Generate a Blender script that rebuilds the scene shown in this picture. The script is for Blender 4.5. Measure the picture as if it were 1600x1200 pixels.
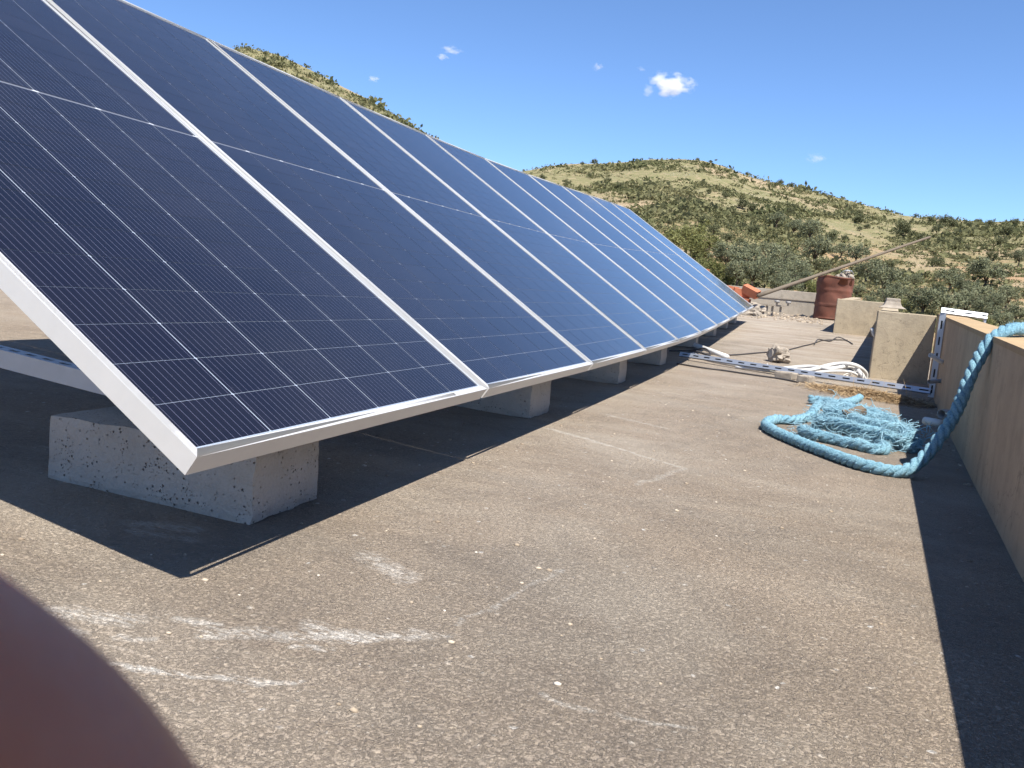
import bpy, bmesh, math, random
import numpy as np
from mathutils import Vector, Matrix, noise as mnoise
random.seed(7); rng=np.random.default_rng(7)
scene=bpy.context.scene
for o in list(bpy.data.objects): bpy.data.objects.remove(o)
COL=scene.collection

# ------------------------------------------------------------------ camera
CAM=Vector((.7842,-.9634,.5))
RT=Vector((.93919835,.33098546,.09140616)); UP=Vector((-.12408349,.07893611,.98912708)); FW=Vector((-.32017143,.94032852,-.11520649))
cd=bpy.data.cameras.new('camera'); cam=bpy.data.objects.new('camera',cd); COL.objects.link(cam)
M=Matrix((RT,UP,-FW)).transposed().to_4x4(); M.translation=CAM; cam.matrix_world=M
cd.sensor_width=36; cd.lens=30.066; cd.clip_start=.004; cd.clip_end=12000
cd.dof.use_dof=True; cd.dof.focus_distance=4.0; cd.dof.aperture_fstop=38
scene.camera=cam
# ------------------------------------------------------------------ sky, sun, exposure
SUNV=Vector((.37,-.45,1.)).normalized()          # towards the sun
world=bpy.data.worlds.new('World'); scene.world=world; world.use_nodes=True
wn=world.node_tree.nodes; wl=world.node_tree.links; wn.clear()
sky=wn.new('ShaderNodeTexSky'); sky.sky_type='NISHITA'; sky.sun_disc=False
sky.sun_elevation=math.asin(SUNV.z); sky.sun_rotation=math.atan2(SUNV.x,SUNV.y)
sky.altitude=2500; sky.air_density=1.0; sky.dust_density=0.; sky.ozone_density=8.0
bg=wn.new('ShaderNodeBackground'); bg.inputs['Strength'].default_value=.113
wo=wn.new('ShaderNodeOutputWorld'); wl.new(sky.outputs[0],bg.inputs[0]); wl.new(bg.outputs[0],wo.inputs[0])
sl=bpy.data.lights.new('sun','SUN'); sl.energy=5.0; sl.angle=math.radians(.53); sl.color=(1,.95,.87)
so=bpy.data.objects.new('sun',sl); COL.objects.link(so); so.rotation_euler=SUNV.to_track_quat('Z','Y').to_euler(); so.location=(3,-4,9)
vs=scene.view_settings; vs.view_transform='Standard'; vs.look='None'; vs.exposure=.9; vs.gamma=1; vs.use_curve_mapping=False
scene.cycles.use_adaptive_sampling=True; scene.cycles.adaptive_threshold=.02; scene.cycles.volume_bounces=6; scene.cycles.max_bounces=8; scene.cycles.transparent_max_bounces=16

# ------------------------------------------------------------------ helpers
def link(o,parent=None,kind=None,label=None,cat=None,group=None):
    COL.objects.link(o)
    if parent is not None: o.parent=parent
    if kind: o['kind']=kind
    if label: o['label']=label
    if cat: o['category']=cat
    if group: o['group']=group
    return o
def mesh(name,V,F,smooth=False):
    me=bpy.data.meshes.new(name); me.from_pydata([tuple(v) for v in V],[],[tuple(f) for f in F]); me.update()
    if smooth: me.polygons.foreach_set('use_smooth',[True]*len(me.polygons))
    return me
def npmesh(name,V,F,attr=None):
    """V (n,3), F (m,k) numpy; attr = per-face colour factor"""
    me=bpy.data.meshes.new(name); V=np.asarray(V,np.float32); F=np.asarray(F,np.int32); k=F.shape[1]
    me.vertices.add(len(V)); me.vertices.foreach_set('co',V.ravel())
    me.loops.add(F.size); me.loops.foreach_set('vertex_index',F.ravel())
    me.polygons.add(len(F)); me.polygons.foreach_set('loop_start',np.arange(len(F),dtype=np.int32)*k)
    me.polygons.foreach_set('loop_total',np.full(len(F),k,np.int32))
    if attr is not None:
        a=me.attributes.new('tint','FLOAT','FACE'); a.data.foreach_set('value',np.asarray(attr,np.float32))
    me.update(calc_edges=True); me.validate(); return me
def ob(name,me,mat,parent=None,**k):
    o=bpy.data.objects.new(name,me)
    if mat is not None and len(me.materials)==0: me.materials.append(mat)
    return link(o,parent,**k)
def empty(name,loc=(0,0,0),rot=None,**k):
    o=bpy.data.objects.new(name,None); o.location=loc; o.empty_display_size=.1
    if rot is not None: o.rotation_euler=rot
    return link(o,None,**k)
class MB:
    def __init__(s): s.V=[]; s.F=[]
    def box(s,x0,x1,y0,y1,z0,z1,M=None):
        b=len(s.V); P=[(x,y,z) for z in (z0,z1) for y in (y0,y1) for x in (x0,x1)]
        s.V+=[(M@Vector(p))[:] if M is not None else p for p in P]
        s.F+=[tuple(b+i for i in f) for f in ((0,2,3,1),(4,5,7,6),(0,1,5,4),(2,6,7,3),(0,4,6,2),(1,3,7,5))]; return s
    def prism(s,poly,z0,z1):
        b=len(s.V); n=len(poly); s.V+=[(x,y,z0) for x,y in poly]+[(x,y,z1) for x,y in poly]
        s.F+=[tuple(b+i for i in range(n))[::-1],tuple(b+n+i for i in range(n))]+[(b+i,b+(i+1)%n,b+n+(i+1)%n,b+n+i) for i in range(n)]; return s
    def tube(s,pts,rad,n=8,cap=True,tw=0):
        P=[Vector(p) for p in pts]; b=len(s.V); up=None; m=len(P)
        rads=rad if hasattr(rad,'__len__') else [rad]*m
        for i,p in enumerate(P):
            t=(P[min(i+1,m-1)]-P[max(i-1,0)]).normalized()
            if up is None: up=Vector((0,0,1)) if abs(t.z)<.9 else Vector((1,0,0))
            a=t.cross(up).normalized(); up=a.cross(t).normalized()
            for j in range(n):
                g=2*math.pi*j/n; s.V.append((p+(a*math.cos(g)+up*math.sin(g))*rads[i])[:])
        for i in range(m-1):
            for j in range(n): s.F.append((b+i*n+j,b+i*n+(j+1)%n,b+(i+1)*n+(j+1)%n,b+(i+1)*n+j))
        if cap: s.F.append(tuple(b+j for j in range(n))[::-1]); s.F.append(tuple(b+(m-1)*n+j for j in range(n)))
        return s
    def me(s,name,smooth=False):
        m=mesh(name,s.V,s.F,smooth); bm=bmesh.new(); bm.from_mesh(m); bmesh.ops.recalc_face_normals(bm,faces=bm.faces); bm.to_mesh(m); bm.free(); return m
def catmull(P,k=8):
    P=[Vector(p) for p in P]; Q=[P[0]*2-P[1]]+P+[P[-1]*2-P[-2]]; out=[]
    for i in range(1,len(Q)-2):
        a,b,c,d=Q[i-1:i+3]
        for j in range(k):
            t=j/k; out.append(.5*((2*b)+(c-a)*t+(2*a-5*b+4*c-d)*t*t+(3*b-a-3*c+d)*t**3))
    out.append(P[-1]); return out
def bevel(o,w=.006,seg=2):
    m=o.modifiers.new('bevel','BEVEL'); m.width=w; m.segments=seg; m.limit_method='ANGLE'; return o

# ------------------------------------------------------------------ materials
class NT:
    def __init__(s,name):
        s.m=bpy.data.materials.new(name); s.m.use_nodes=True; s.t=s.m.node_tree; s.t.nodes.clear()
        s.out=s.t.nodes.new('ShaderNodeOutputMaterial'); s.co=s.t.nodes.new('ShaderNodeTexCoord').outputs['Object']
    def n(s,ty,ins={},**k):
        nd=s.t.nodes.new(ty)
        for a,v in k.items(): setattr(nd,a,v)
        for a,v in ins.items():
            i=nd.inputs[a]
            if isinstance(v,bpy.types.NodeSocket): s.t.links.new(v,i)
            else: i.default_value=v
        return nd
    def world(s): s.co=s.n('ShaderNodeNewGeometry').outputs['Position']; return s
    def mapv(s,sc,v=None): return s.n('ShaderNodeMapping',{'Vector':v or s.co,'Scale':sc}).outputs[0]
    def noise(s,scale,detail=4,rough=.55,v=None,dist=0): return s.n('ShaderNodeTexNoise',{'Vector':v or s.co,'Scale':scale,'Detail':detail,'Roughness':rough,'Distortion':dist}).outputs['Fac']
    def vor(s,scale,feature='F1',out='Distance',v=None,rnd=1.): return s.n('ShaderNodeTexVoronoi',{'Vector':v or s.co,'Scale':scale,'Randomness':rnd},feature=feature).outputs[out]
    def ramp(s,f,stops):
        r=s.n('ShaderNodeValToRGB',{'Fac':f}); e=r.color_ramp.elements
        while len(e)<len(stops): e.new(.5)
        for el,(p,c) in zip(e,stops): el.position=p; el.color=(c,c,c,1) if not hasattr(c,'__len__') else (*c,1)
        return r.outputs[0]
    def mix(s,f,a,b,mode='MIX'):
        nd=s.t.nodes.new('ShaderNodeMix'); nd.data_type='RGBA'; nd.blend_type=mode
        for i,v in ((0,f),(6,a),(7,b)):
            if isinstance(v,bpy.types.NodeSocket): s.t.links.new(v,nd.inputs[i])
            else: nd.inputs[i].default_value=(*v,1) if hasattr(v,'__len__') else v
        return nd.outputs[2]
    def math(s,op,a,b=0.,c=None,clamp=False):
        nd=s.t.nodes.new('ShaderNodeMath'); nd.operation=op; nd.use_clamp=clamp
        for i,v in enumerate((a,b) if c is None else (a,b,c)):
            if isinstance(v,bpy.types.NodeSocket): s.t.links.new(v,nd.inputs[i])
            else: nd.inputs[i].default_value=v
        return nd.outputs[0]
    def bump(s,h,st=.5,d=.005,nrm=None):
        i={'Height':h,'Strength':st,'Distance':d}
        if nrm is not None: i['Normal']=nrm
        return s.n('ShaderNodeBump',i).outputs[0]
    def bsdf(s,col,rough=.8,nrm=None,**k):
        i={'Base Color':col if isinstance(col,bpy.types.NodeSocket) else (*col,1),'Roughness':rough}
        if nrm is not None: i['Normal']=nrm
        i.update({a.replace('_',' '):v for a,v in k.items()})
        b=s.n('ShaderNodeBsdfPrincipled',i); s.t.links.new(b.outputs[0],s.out.inputs[0]); return s.m

def m_roof():
    t=NT('roof_concrete').world()
    big=t.noise(1.3,5,.6); med=t.noise(9,6,.65); fine=t.noise(120,4,.7)
    c=t.mix(t.ramp(big,[(.35,0),(.65,1)]),(0.251,0.204,0.154),(0.337,0.275,0.211))
    c=t.mix(t.math('MULTIPLY',t.ramp(med,[(.35,0),(.7,1)]),.55),c,(0.214,0.170,0.132))
    # aggregate: stones of two sizes, each its own tone
    wob=t.n('ShaderNodeVectorMath',{0:t.n('ShaderNodeTexNoise',{'Vector':t.co,'Scale':55.,'Detail':3.}).outputs['Color']},operation='SCALE'); wob.inputs['Scale'].default_value=.018
    pv=t.n('ShaderNodeVectorMath',{0:t.co,1:wob.outputs[0]},operation='ADD').outputs[0]
    pv=t.mapv((1,1,0),pv)
    hs=None
    for sc,th,am in ((62,.33,.8),(135,.36,.75),(290,.38,.6)):
        v=t.n('ShaderNodeTexVoronoi',{'Vector':pv,'Scale':float(sc)})
        tone=t.n('ShaderNodeSeparateColor',{0:v.outputs['Color']})
        stone=t.ramp(v.outputs['Distance'],[(th-.12,1),(th+.03,0)])
        pick=t.ramp(tone.outputs[0],[(.50,0),(.58,1)])
        f=t.math('MULTIPLY',t.math('MULTIPLY',stone,pick),am)
        sc_=t.ramp(tone.outputs[1],[(0,(0.140,0.110,0.086)),(.3,(0.214,0.170,0.132)),(.55,(0.364,0.297,0.229)),(.9,(0.450,0.374,0.286)),(1,(0.664,0.614,0.538))])
        c=t.mix(f,c,sc_); hs=f if hs is None else t.math('MAXIMUM',hs,f)
    f1=t.ramp(t.noise(150,5,.75,pv),[(.47,0),(.60,1)]); f2=t.ramp(t.noise(330,3,.7,pv),[(.50,0),(.62,1)])
    c=t.mix(t.math('MULTIPLY',f1,.48),c,(0.421,0.339,0.246)); c=t.mix(t.math('MULTIPLY',f2,.40),c,(0.505,0.409,0.300))
    f3=t.math('MULTIPLY',t.ramp(t.noise(75,4,.7,pv),[(.60,0),(.70,1)]),.5); c=t.mix(t.math('MULTIPLY',f3,.7),c,(0.551,0.452,0.336))
    # rare white chips
    v=t.n('ShaderNodeTexVoronoi',{'Vector':pv,'Scale':34.}); tn=t.n('ShaderNodeSeparateColor',{0:v.outputs['Color']})
    chip=t.math('MULTIPLY',t.ramp(v.outputs['Distance'],[(.10,1),(.17,0)]),t.ramp(tn.outputs[2],[(.985,0),(.99,1)]))
    c=t.mix(chip,c,(0.643,0.614,0.561))
    c=t.mix(t.math('MULTIPLY',t.ramp(fine,[(.45,0),(.68,1)]),.45),c,(0.140,0.110,0.091))
    pt=t.math('MULTIPLY',t.ramp(t.noise(2.4,5,.62,t.n('ShaderNodeMapping',{'Vector':t.co,'Rotation':(0,0,.45),'Scale':(.7,1.5,1)}).outputs[0]),[(.46,0),(.66,1)]),.55); c=t.mix(pt,c,(0.367,0.313,0.248))
    # scuffed pale mortar smears, long and thin in one sweep direction
    rn=t.n('ShaderNodeMapping',{'Vector':t.co,'Rotation':(0,0,.45),'Scale':(3,26,1)}).outputs[0]
    s1=t.noise(2.0,6,.6,rn); s2=t.noise(1.1,3,.5)
    sm=t.math('MULTIPLY',t.ramp(s1,[(.60,0),(.74,1)]),t.ramp(s2,[(.50,0),(.66,1)]))
    c=t.mix(t.math('MULTIPLY',sm,.6),c,(0.536,0.484,0.411))
    # mortar dragged along known strokes (places where mortar was spilt)
    brk=t.ramp(t.noise(70,4,.75,t.n('ShaderNodeMapping',{'Vector':t.co,'Rotation':(0,0,.45),'Scale':(.5,1.6,1)}).outputs[0]),[(.38,0),(.62,1)]); brk2=t.noise(8,4,.6)
    dn=t.n('ShaderNodeVectorMath',{0:t.n('ShaderNodeTexNoise',{'Vector':t.co,'Scale':14.,'Detail':4.}).outputs['Color'],1:(.5,.5,.5)},operation='SUBTRACT')
    ds=t.n('ShaderNodeVectorMath',{0:dn.outputs[0]},operation='SCALE'); ds.inputs['Scale'].default_value=.05
    cp=t.n('ShaderNodeVectorMath',{0:t.co,1:ds.outputs[0]},operation='ADD').outputs[0]
    for (ax,ay,bx,by,w,am) in STROKES:
        A=Vector((ax,ay,0)); Bv=Vector((bx,by,0))-A; L2=Bv.length_squared
        pa=t.n('ShaderNodeVectorMath',{0:cp,1:A[:]},operation='SUBTRACT').outputs[0]
        pa=t.mapv((1,1,0),pa)
        dt=t.n('ShaderNodeVectorMath',{0:pa,1:Bv[:]},operation='DOT_PRODUCT').outputs['Value']
        h=t.math('DIVIDE',dt,L2,clamp=True)
        q=t.n('ShaderNodeVectorMath',{0:Bv[:]},operation='SCALE'); t.t.links.new(h,q.inputs['Scale'])
        d=t.n('ShaderNodeVectorMath',{0:pa,1:q.outputs[0]},operation='DISTANCE').outputs['Value']
        f=t.math('SUBTRACT',1.,t.math('DIVIDE',d,w),clamp=True)
        f=t.math('MULTIPLY',t.ramp(t.math('MULTIPLY',t.math('MULTIPLY',f,t.math('ADD',brk2,.4)),t.math('MULTIPLY',brk,1.5)),[(.10,0),(.8,1)]),am)
        c=t.mix(f,c,(0.643,0.604,0.538))
    # dust streaks on the far half
    st=t.noise(1.6,5,.6,t.mapv((.5,4,1)))
    far=t.n('ShaderNodeSeparateXYZ',{0:t.co}).outputs[1]
    far=t.math('MULTIPLY',t.math('DIVIDE',t.math('SUBTRACT',far,4.),5.,clamp=True),t.ramp(st,[(.42,0),(.62,1)]))
    c=t.mix(t.math('MULTIPLY',far,.75),c,(0.428,0.374,0.309))
    # large water stains: darker, greyer pools with a soft rim, and bleached areas
    wst=t.ramp(t.noise(.75,6,.6,None,.6),[(.36,1),(.50,0)]); c=t.mix(t.math('MULTIPLY',wst,.42),c,(.165,.145,.122))
    w2=t.noise(1.9,6,.65,None,1.2); rim=t.ramp(w2,[(.475,0),(.50,1),(.53,0)]); c=t.mix(t.math('MULTIPLY',rim,.22),c,(.13,.113,.095))
    ble=t.ramp(t.noise(1.15,5,.6,t.n('ShaderNodeMapping',{'Vector':t.co,'Location':(3.1,7.7,0)}).outputs[0],.5),[(.5,0),(.66,1)]); c=t.mix(t.math('MULTIPLY',ble,.38),c,(.44,.385,.31))
    h=t.math('ADD',t.math('MULTIPLY',hs,.6),t.math('MULTIPLY',fine,.8)); h=t.math('ADD',h,t.math('ADD',t.math('MULTIPLY',med,1.5),t.math('MULTIPLY',f1,.5)))
    return t.bsdf(c,.93,t.bump(h,.9,.005),Specular_IOR_Level=.2)
def m_plaster(name,a,b,dark,streak=.4):
    t=NT(name).world()
    c=t.mix(t.ramp(t.noise(2.2,6,.62),[(.3,0),(.7,1)]),a,b)
    c=t.mix(t.math('MULTIPLY',t.ramp(t.noise(11,5,.65),[(.5,0),(.75,1)]),.5),c,dark)
    c=t.mix(t.math('MULTIPLY',t.ramp(t.noise(2.5,5,.6,t.mapv((3,3,.5))),[(.48,0),(.72,1)]),streak),c,dark)
    ck=t.ramp(t.n('ShaderNodeTexVoronoi',{'Vector':t.n('ShaderNodeVectorMath',{0:t.co,1:t.n('ShaderNodeTexNoise',{'Vector':t.co,'Scale':5.,'Detail':4.}).outputs['Color']},operation='ADD').outputs[0],'Scale':1.3},feature='DISTANCE_TO_EDGE').outputs['Distance'],[(.0,1),(.006,0)]); c=t.mix(t.math('MULTIPLY',ck,.55),c,tuple(v*.5 for v in dark))
    c=t.mix(t.math('MULTIPLY',t.ramp(t.noise(.9,5,.6,None,.8),[(.5,0),(.7,1)]),.45),c,dark)
    fine=t.noise(140,3,.7); pits=t.ramp(t.vor(45),[(.0,0),(.12,1)])
    c=t.mix(t.math('MULTIPLY',t.ramp(fine,[(.5,0),(.75,1)]),.25),c,dark)
    h=t.math('ADD',t.math('ADD',fine,t.math('MULTIPLY',pits,.4)),t.math('MULTIPLY',t.noise(14,4,.6),2.))
    return t.bsdf(c,.92,t.bump(h,.5,.004),Specular_IOR_Level=.2)
def m_block():
    t=NT('cast_concrete')
    c=t.mix(t.ramp(t.noise(5,6,.65),[(.3,0),(.7,1)]),(.385,.345,.29),(.50,.455,.39))
    pn=t.noise(22,3,.6)
    p1=t.ramp(t.vor(75),[(.10,1),(.2,0)]); p1=t.math('MULTIPLY',p1,t.ramp(pn,[(.40,0),(.52,1)]))
    p2=t.ramp(t.vor(170),[(.16,1),(.26,0)]); p2=t.math('MULTIPLY',p2,t.ramp(pn,[(.50,0),(.60,1)]))
    pits=t.math('MAXIMUM',p1,t.math('MULTIPLY',p2,.7))
    c=t.mix(t.math('MULTIPLY',pits,.75),c,(.07,.067,.063))
    c=t.mix(t.math('MULTIPLY',t.ramp(t.noise(180,3,.7),[(.45,0),(.75,1)]),.3),c,(.26,.245,.22))
    h=t.math('SUBTRACT',t.math('MULTIPLY',t.noise(60,4,.65),.6),t.math('MULTIPLY',pits,1.4))
    return t.bsdf(c,.9,t.bump(h,1.,.008),Specular_IOR_Level=.2)
def m_cell():
    t=NT('solar_cell')
    x=t.n('ShaderNodeSeparateXYZ',{0:t.co}).outputs[0]
    fr=t.math('FRACT',t.math('ADD',t.math('DIVIDE',x,.1805/11),.5))
    d=t.math('ABSOLUTE',t.math('SUBTRACT',fr,.5))                      # 0 on a wire
    wire=t.math('LESS_THAN',d,.034)
    oi=t.n('ShaderNodeObjectInfo').outputs['Random']
    base=t.mix(oi,(.0034,.0030,.0085),(.0052,.0046,.0115))
    c=t.mix(t.math('MULTIPLY',wire,.8),base,(.095,.095,.135))
    wp=t.n('ShaderNodeNewGeometry').outputs['Position']; rg=t.math('ADD',.03,t.math('MULTIPLY',t.noise(2.2,4,.65,wp),.09))
    dust=t.math('ADD',t.math('MULTIPLY',t.ramp(t.noise(1.7,6,.7,wp),[(.40,0),(.8,1)]),.022),t.math('MULTIPLY',t.ramp(t.noise(260,2,.6,wp),[(.70,0),(.76,1)]),.10))
    c=t.mix(dust,c,(.45,.42,.38))
    return t.bsdf(c,rg,None,IOR=1.47,Specular_Tint=(.93,1.07,1.,1),Sheen_Weight=.075,Sheen_Roughness=.4)
def m_simple(name,col,rough=.5,metal=0.,var=.15,scale=20,bump=0.,dark=None,**k):
    t=NT(name); dark=dark or tuple(v*.6 for v in col)
    c=t.mix(t.math('MULTIPLY',t.ramp(t.noise(scale,5,.65),[(.35,0),(.75,1)]),var*3 if var<.34 else 1.),col,dark)
    nrm=t.bump(t.noise(scale*4,4,.65),bump,.004) if bump else None
    return t.bsdf(c,rough,nrm,Metallic=metal,**k)
def m_leaf(name,a,b,tr=.25):
    t=NT(name); at=t.n('ShaderNodeAttribute',attribute_name='tint').outputs['Fac']; oi=t.n('ShaderNodeObjectInfo').outputs['Random']
    c=t.mix(at,a,b); c=t.mix(t.math('MULTIPLY',oi,.45),c,tuple(v*.6 for v in a))
    d=t.n('ShaderNodeBsdfDiffuse',{'Color':c}); tl=t.n('ShaderNodeBsdfTranslucent',{'Color':c})
    mx=t.n('ShaderNodeMixShader',{0:tr,1:d.outputs[0],2:tl.outputs[0]}); t.t.links.new(mx.outputs[0],t.out.inputs[0]); return t.m
def m_terrain():
    t=NT('hill_soil').world()
    v=t.mapv((1,1,.4)); n1=t.noise(.022,6,.62,v); n2=t.noise(.09,6,.65,v); n3=t.noise(.5,5,.7,v); n4=t.noise(2.2,4,.7,v)
    c=t.mix(t.ramp(n2,[(.35,0),(.6,1)]),(.41,.31,.205),(.29,.23,.145))
    gr=t.math('MULTIPLY',t.ramp(n1,[(.40,.15),(.50,1)]),t.ramp(n3,[(.30,0),(.52,1)]))
    c=t.mix(t.math('MULTIPLY',gr,.82),c,(.165,.17,.075))
    z=t.n('ShaderNodeSeparateXYZ',{0:t.co}).outputs[2]
    low=t.math('SUBTRACT',1.,t.math('DIVIDE',t.math('SUBTRACT',z,8.),14.,clamp=True))
    c=t.mix(t.math('MULTIPLY',t.math('MULTIPLY',low,t.ramp(n2,[(.44,0),(.60,1)])),.8),c,(.42,.245,.135))
    rock=t.math('MULTIPLY',t.ramp(n2,[(.52,0),(.62,1)]),t.ramp(n4,[(.5,0),(.62,1)]))
    c=t.mix(t.math('MULTIPLY',rock,.6),c,(.45,.39,.30))
    h=t.math('ADD',n3,n4)
    return t.bsdf(c,.95,t.bump(h,.8,.6),Specular_IOR_Level=.1)
STROKES=[(a,b,c,d,w*.8,m*.72) for a,b,c,d,w,m in [(.063,-.175,.25,-.105,.016,.9),(.0,-.19,.12,-.155,.012,.6),(-.049,1.956,.2,1.80,.035,.8),(.2,1.80,.48,1.607,.02,.75),(.48,1.607,.40,1.28,.022,.5),
 (.53,.012,.60,.006,.012,.8),(.63,.01,.71,.023,.010,.9),(.10,.35,.205,.30,.05,.75),(.08,-.045,.30,.078,.035,.75),(.17,.05,.25,.04,.028,.8),(-.15,-.10,-.04,-.06,.04,.8),
 (-.33,.27,-.24,.30,.05,.55),(-.30,.23,-.20,.25,.03,.5),(.351,.162,.42,.48,.010,.7),(.256,.039,.33,.10,.02,.7),(.02,2.5,.3,2.35,.03,.4),(-.10,-.13,-.06,-.125,.02,.8),(.02,-.03,.07,-.02,.02,.8),(.20,-.02,.24,.0,.018,.8),(.31,.11,.36,.12,.018,.7),(-.02,-.11,.03,-.10,.015,.7)]]
MROOF=m_roof()
MWALL=m_plaster('parapet_plaster',(.50,.375,.245),(.43,.325,.215),(.26,.20,.135),.25)
MSTUB=m_plaster('stub_plaster',(.43,.355,.25),(.36,.30,.21),(.21,.172,.125),.3)
MFARW=m_plaster('grey_render',(.38,.335,.27),(.33,.29,.24),(.21,.19,.155),.3)
MSUNTOP=m_plaster('sun_tinted_plaster',(.43,.305,.17),(.36,.26,.15),(.24,.175,.11),.1)  # parapet top: ochre warmth of the sunlight put into the plaster colour
MBLOCK=m_block(); MCELL=m_cell()
MALU=m_simple('anodised_aluminium',(.67,.66,.635),.40,.35,.04,30)
MBACK=m_simple('cell_grid_backing',(.34,.385,.47),.2,0,.05,20,IOR=1.5)
MZINC=m_simple('galvanised_steel',(.46,.49,.53),.5,.7,.12,25,dark=(.35,.37,.40))
MWHITE=m_simple('white_plastic',(.62,.61,.58),.45,0,.10,18,dark=(.5,.47,.42))
MBLACK=m_simple('black_cable_sheath',(.045,.04,.038),.6,0,.1,20)
MGREYP=m_simple('grey_plastic_pipe',(.30,.29,.28),.5,0,.1,20)
MRUST=m_simple('rusty_red_paint',(.17,.058,.034),.8,0,.33,6,.6,dark=(.085,.036,.022))
MBRICK=m_simple('terracotta',(.46,.155,.075),.85,0,.25,14,.4,dark=(.30,.11,.06))
MSTONE=m_simple('pale_stone',(.34,.295,.24),.92,0,.3,12,.7,dark=(.19,.16,.125))
MWOOD=m_simple('weathered_pole',(.15,.12,.085),.85,0,.3,9,.4,dark=(.12,.09,.065))
# ------------------------------------------------------------------ terrain and hills (the ground sheet)
SKY=[(-180,.05),(-120,.05),(-80,.09),(-60,.13),(-48.41,.1602),(-43.83,.1879),(-39.27,.2139),(-37.26,.2245),(-35.54,.2228),(-33.97,.2142),(-31.96,.2016),(-30.32,.1917),(-28.65,.1807),(-26.97,.1675),(-24.43,.1445),(-21.85,.124),(-20.12,.1225),(-19.48,.1275),(-17.2,.1394),(-13.48,.1469),(-11.44,.1531),(-9.42,.1569),(-7.79,.1559),(-6.14,.1492),(-4.49,.1397),(-2.5,.1334),(.21,.1256),(2.13,.1172),(3.98,.1102),(5.42,.1062),(6.81,.1054),(8.81,.1058),(10.73,.108),(20,.11),(35,.09),(60,.05),(180,.05)]
SA=np.array([a for a,b in SKY]); SE=np.array([b for a,b in SKY])
def esky(az): return np.interp(az,SA,SE)
def ridge(az): return np.interp(az,[-180,-60,-24,-17,0,12,60,180],[300,300,300,430,420,340,300,300])
def elev(r,az):
    es=esky(az); R=ridge(az)
    e2=np.interp(az,[-180,-40,-20,-4,4,12,180],[.03,.07,.06,.05,.036,.028,.02])
    z0=np.interp(r,[0,14,30,60],[-5.,-4.6,-3.4,-.25]); eA=(z0-.5)/np.maximum(r,1.)
    t=np.clip((r-60)/65,0,1); eB=-.0125+(e2+.0125)*(t*(1.6-.6*t))
    t2=np.clip((r-125)/(R-125),0,1); eC=e2+(es-e2)*np.sin(t2*np.pi/2)
    eD=es-((np.maximum(r-R,0))/R)**2*.9
    return np.where(r<60,eA,np.where(r<125,eB,np.where(r<R,eC,eD)))

def bump_z(x,y,r):
    f=min(1,max(0,(r-70)/80.))
    return f*(1.1*mnoise.noise(Vector((x*.035,y*.035,1.3)))+.5*mnoise.noise(Vector((x*.11,y*.11,4.1)))+.25*mnoise.noise(Vector((x*.3,y*.3,7.))))
def ground_z(x,y):
    dx,dy=x-CAM.x,y-CAM.y; r=math.hypot(dx,dy); az=math.degrees(math.atan2(dx,dy))
    return .5+r*float(elev(np.array(r),np.array(az)))+bump_z(x,y,r)
azs=np.concatenate([np.arange(-180,-62,3.),np.arange(-62,30,.22),np.arange(30,180,3.)]); rs=np.concatenate([[2.],np.arange(6,60,6),np.arange(60,130,2.),np.arange(130,460,3.5),np.arange(460,900,40),[1200,2000,4000]])
V=[];F=[];na,nr=len(azs),len(rs)
AZ,RR=np.meshgrid(azs,rs,indexing='ij'); E=elev(RR,AZ); 
E=np.where(RR>400,np.maximum(E,-.02),E)
X=CAM.x+RR*np.sin(np.radians(AZ)); Y=CAM.y+RR*np.cos(np.radians(AZ)); Z=.5+RR*E
for i in range(na):
    for j in range(nr): V.append((X[i,j],Y[i,j],Z[i,j]+bump_z(X[i,j],Y[i,j],RR[i,j])))
for i in range(na):
    k=(i+1)%na
    for j in range(nr-1): F.append((i*nr+j,i*nr+j+1,k*nr+j+1,k*nr+j))
ob('hill_terrain',npmesh('hill_terrain',V,F),m_terrain(),kind='structure')
bpy.data.objects['hill_terrain'].data.polygons.foreach_set('use_smooth',[True]*len(F))

# ------------------------------------------------------------------ the flat roof
ZK=[0,0,0,.0069,.0199,.0438,.0837,.1327,.1828,.2349,.28]
PITCH=1.15
RY=[k*PITCH for k in range(11)]+[13,15,17]; RZ=ZK+[.34,.42,.42]
def roof_z(x,y): return float(np.interp(y,RY,RZ))+.03*max(0.,-x-.2)
def wall_x(y): return 1.175+.0785*y
mb=MB(); xs=list(np.linspace(-9,-.2,8))+list(np.linspace(0,2.0,5)); ysr=[-4,-2]+list(np.linspace(-1,16.4,59))
nx=len(xs)
for y in ysr:
    for x in xs: mb.V.append((x,y,roof_z(x,y)))
for j in range(len(ysr)-1):
    for i in range(nx-1): a=j*nx+i; mb.F.append((a,a+1,a+nx+1,a+nx))
rim=[i for i in range(nx)]+[j*nx+nx-1 for j in range(1,len(ysr))]+[(len(ysr)-1)*nx+i for i in range(nx-2,-1,-1)]+[j*nx for j in range(len(ysr)-2,0,-1)]
b=len(mb.V); mb.V+=[(mb.V[i][0],mb.V[i][1],-5.2) for i in rim]; m_=len(rim)
for i in range(m_): mb.F.append((rim[i],b+i,b+(i+1)%m_,rim[(i+1)%m_]))
ob('roof_floor',mb.me('roof_floor'),MROOF,kind='structure')

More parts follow.
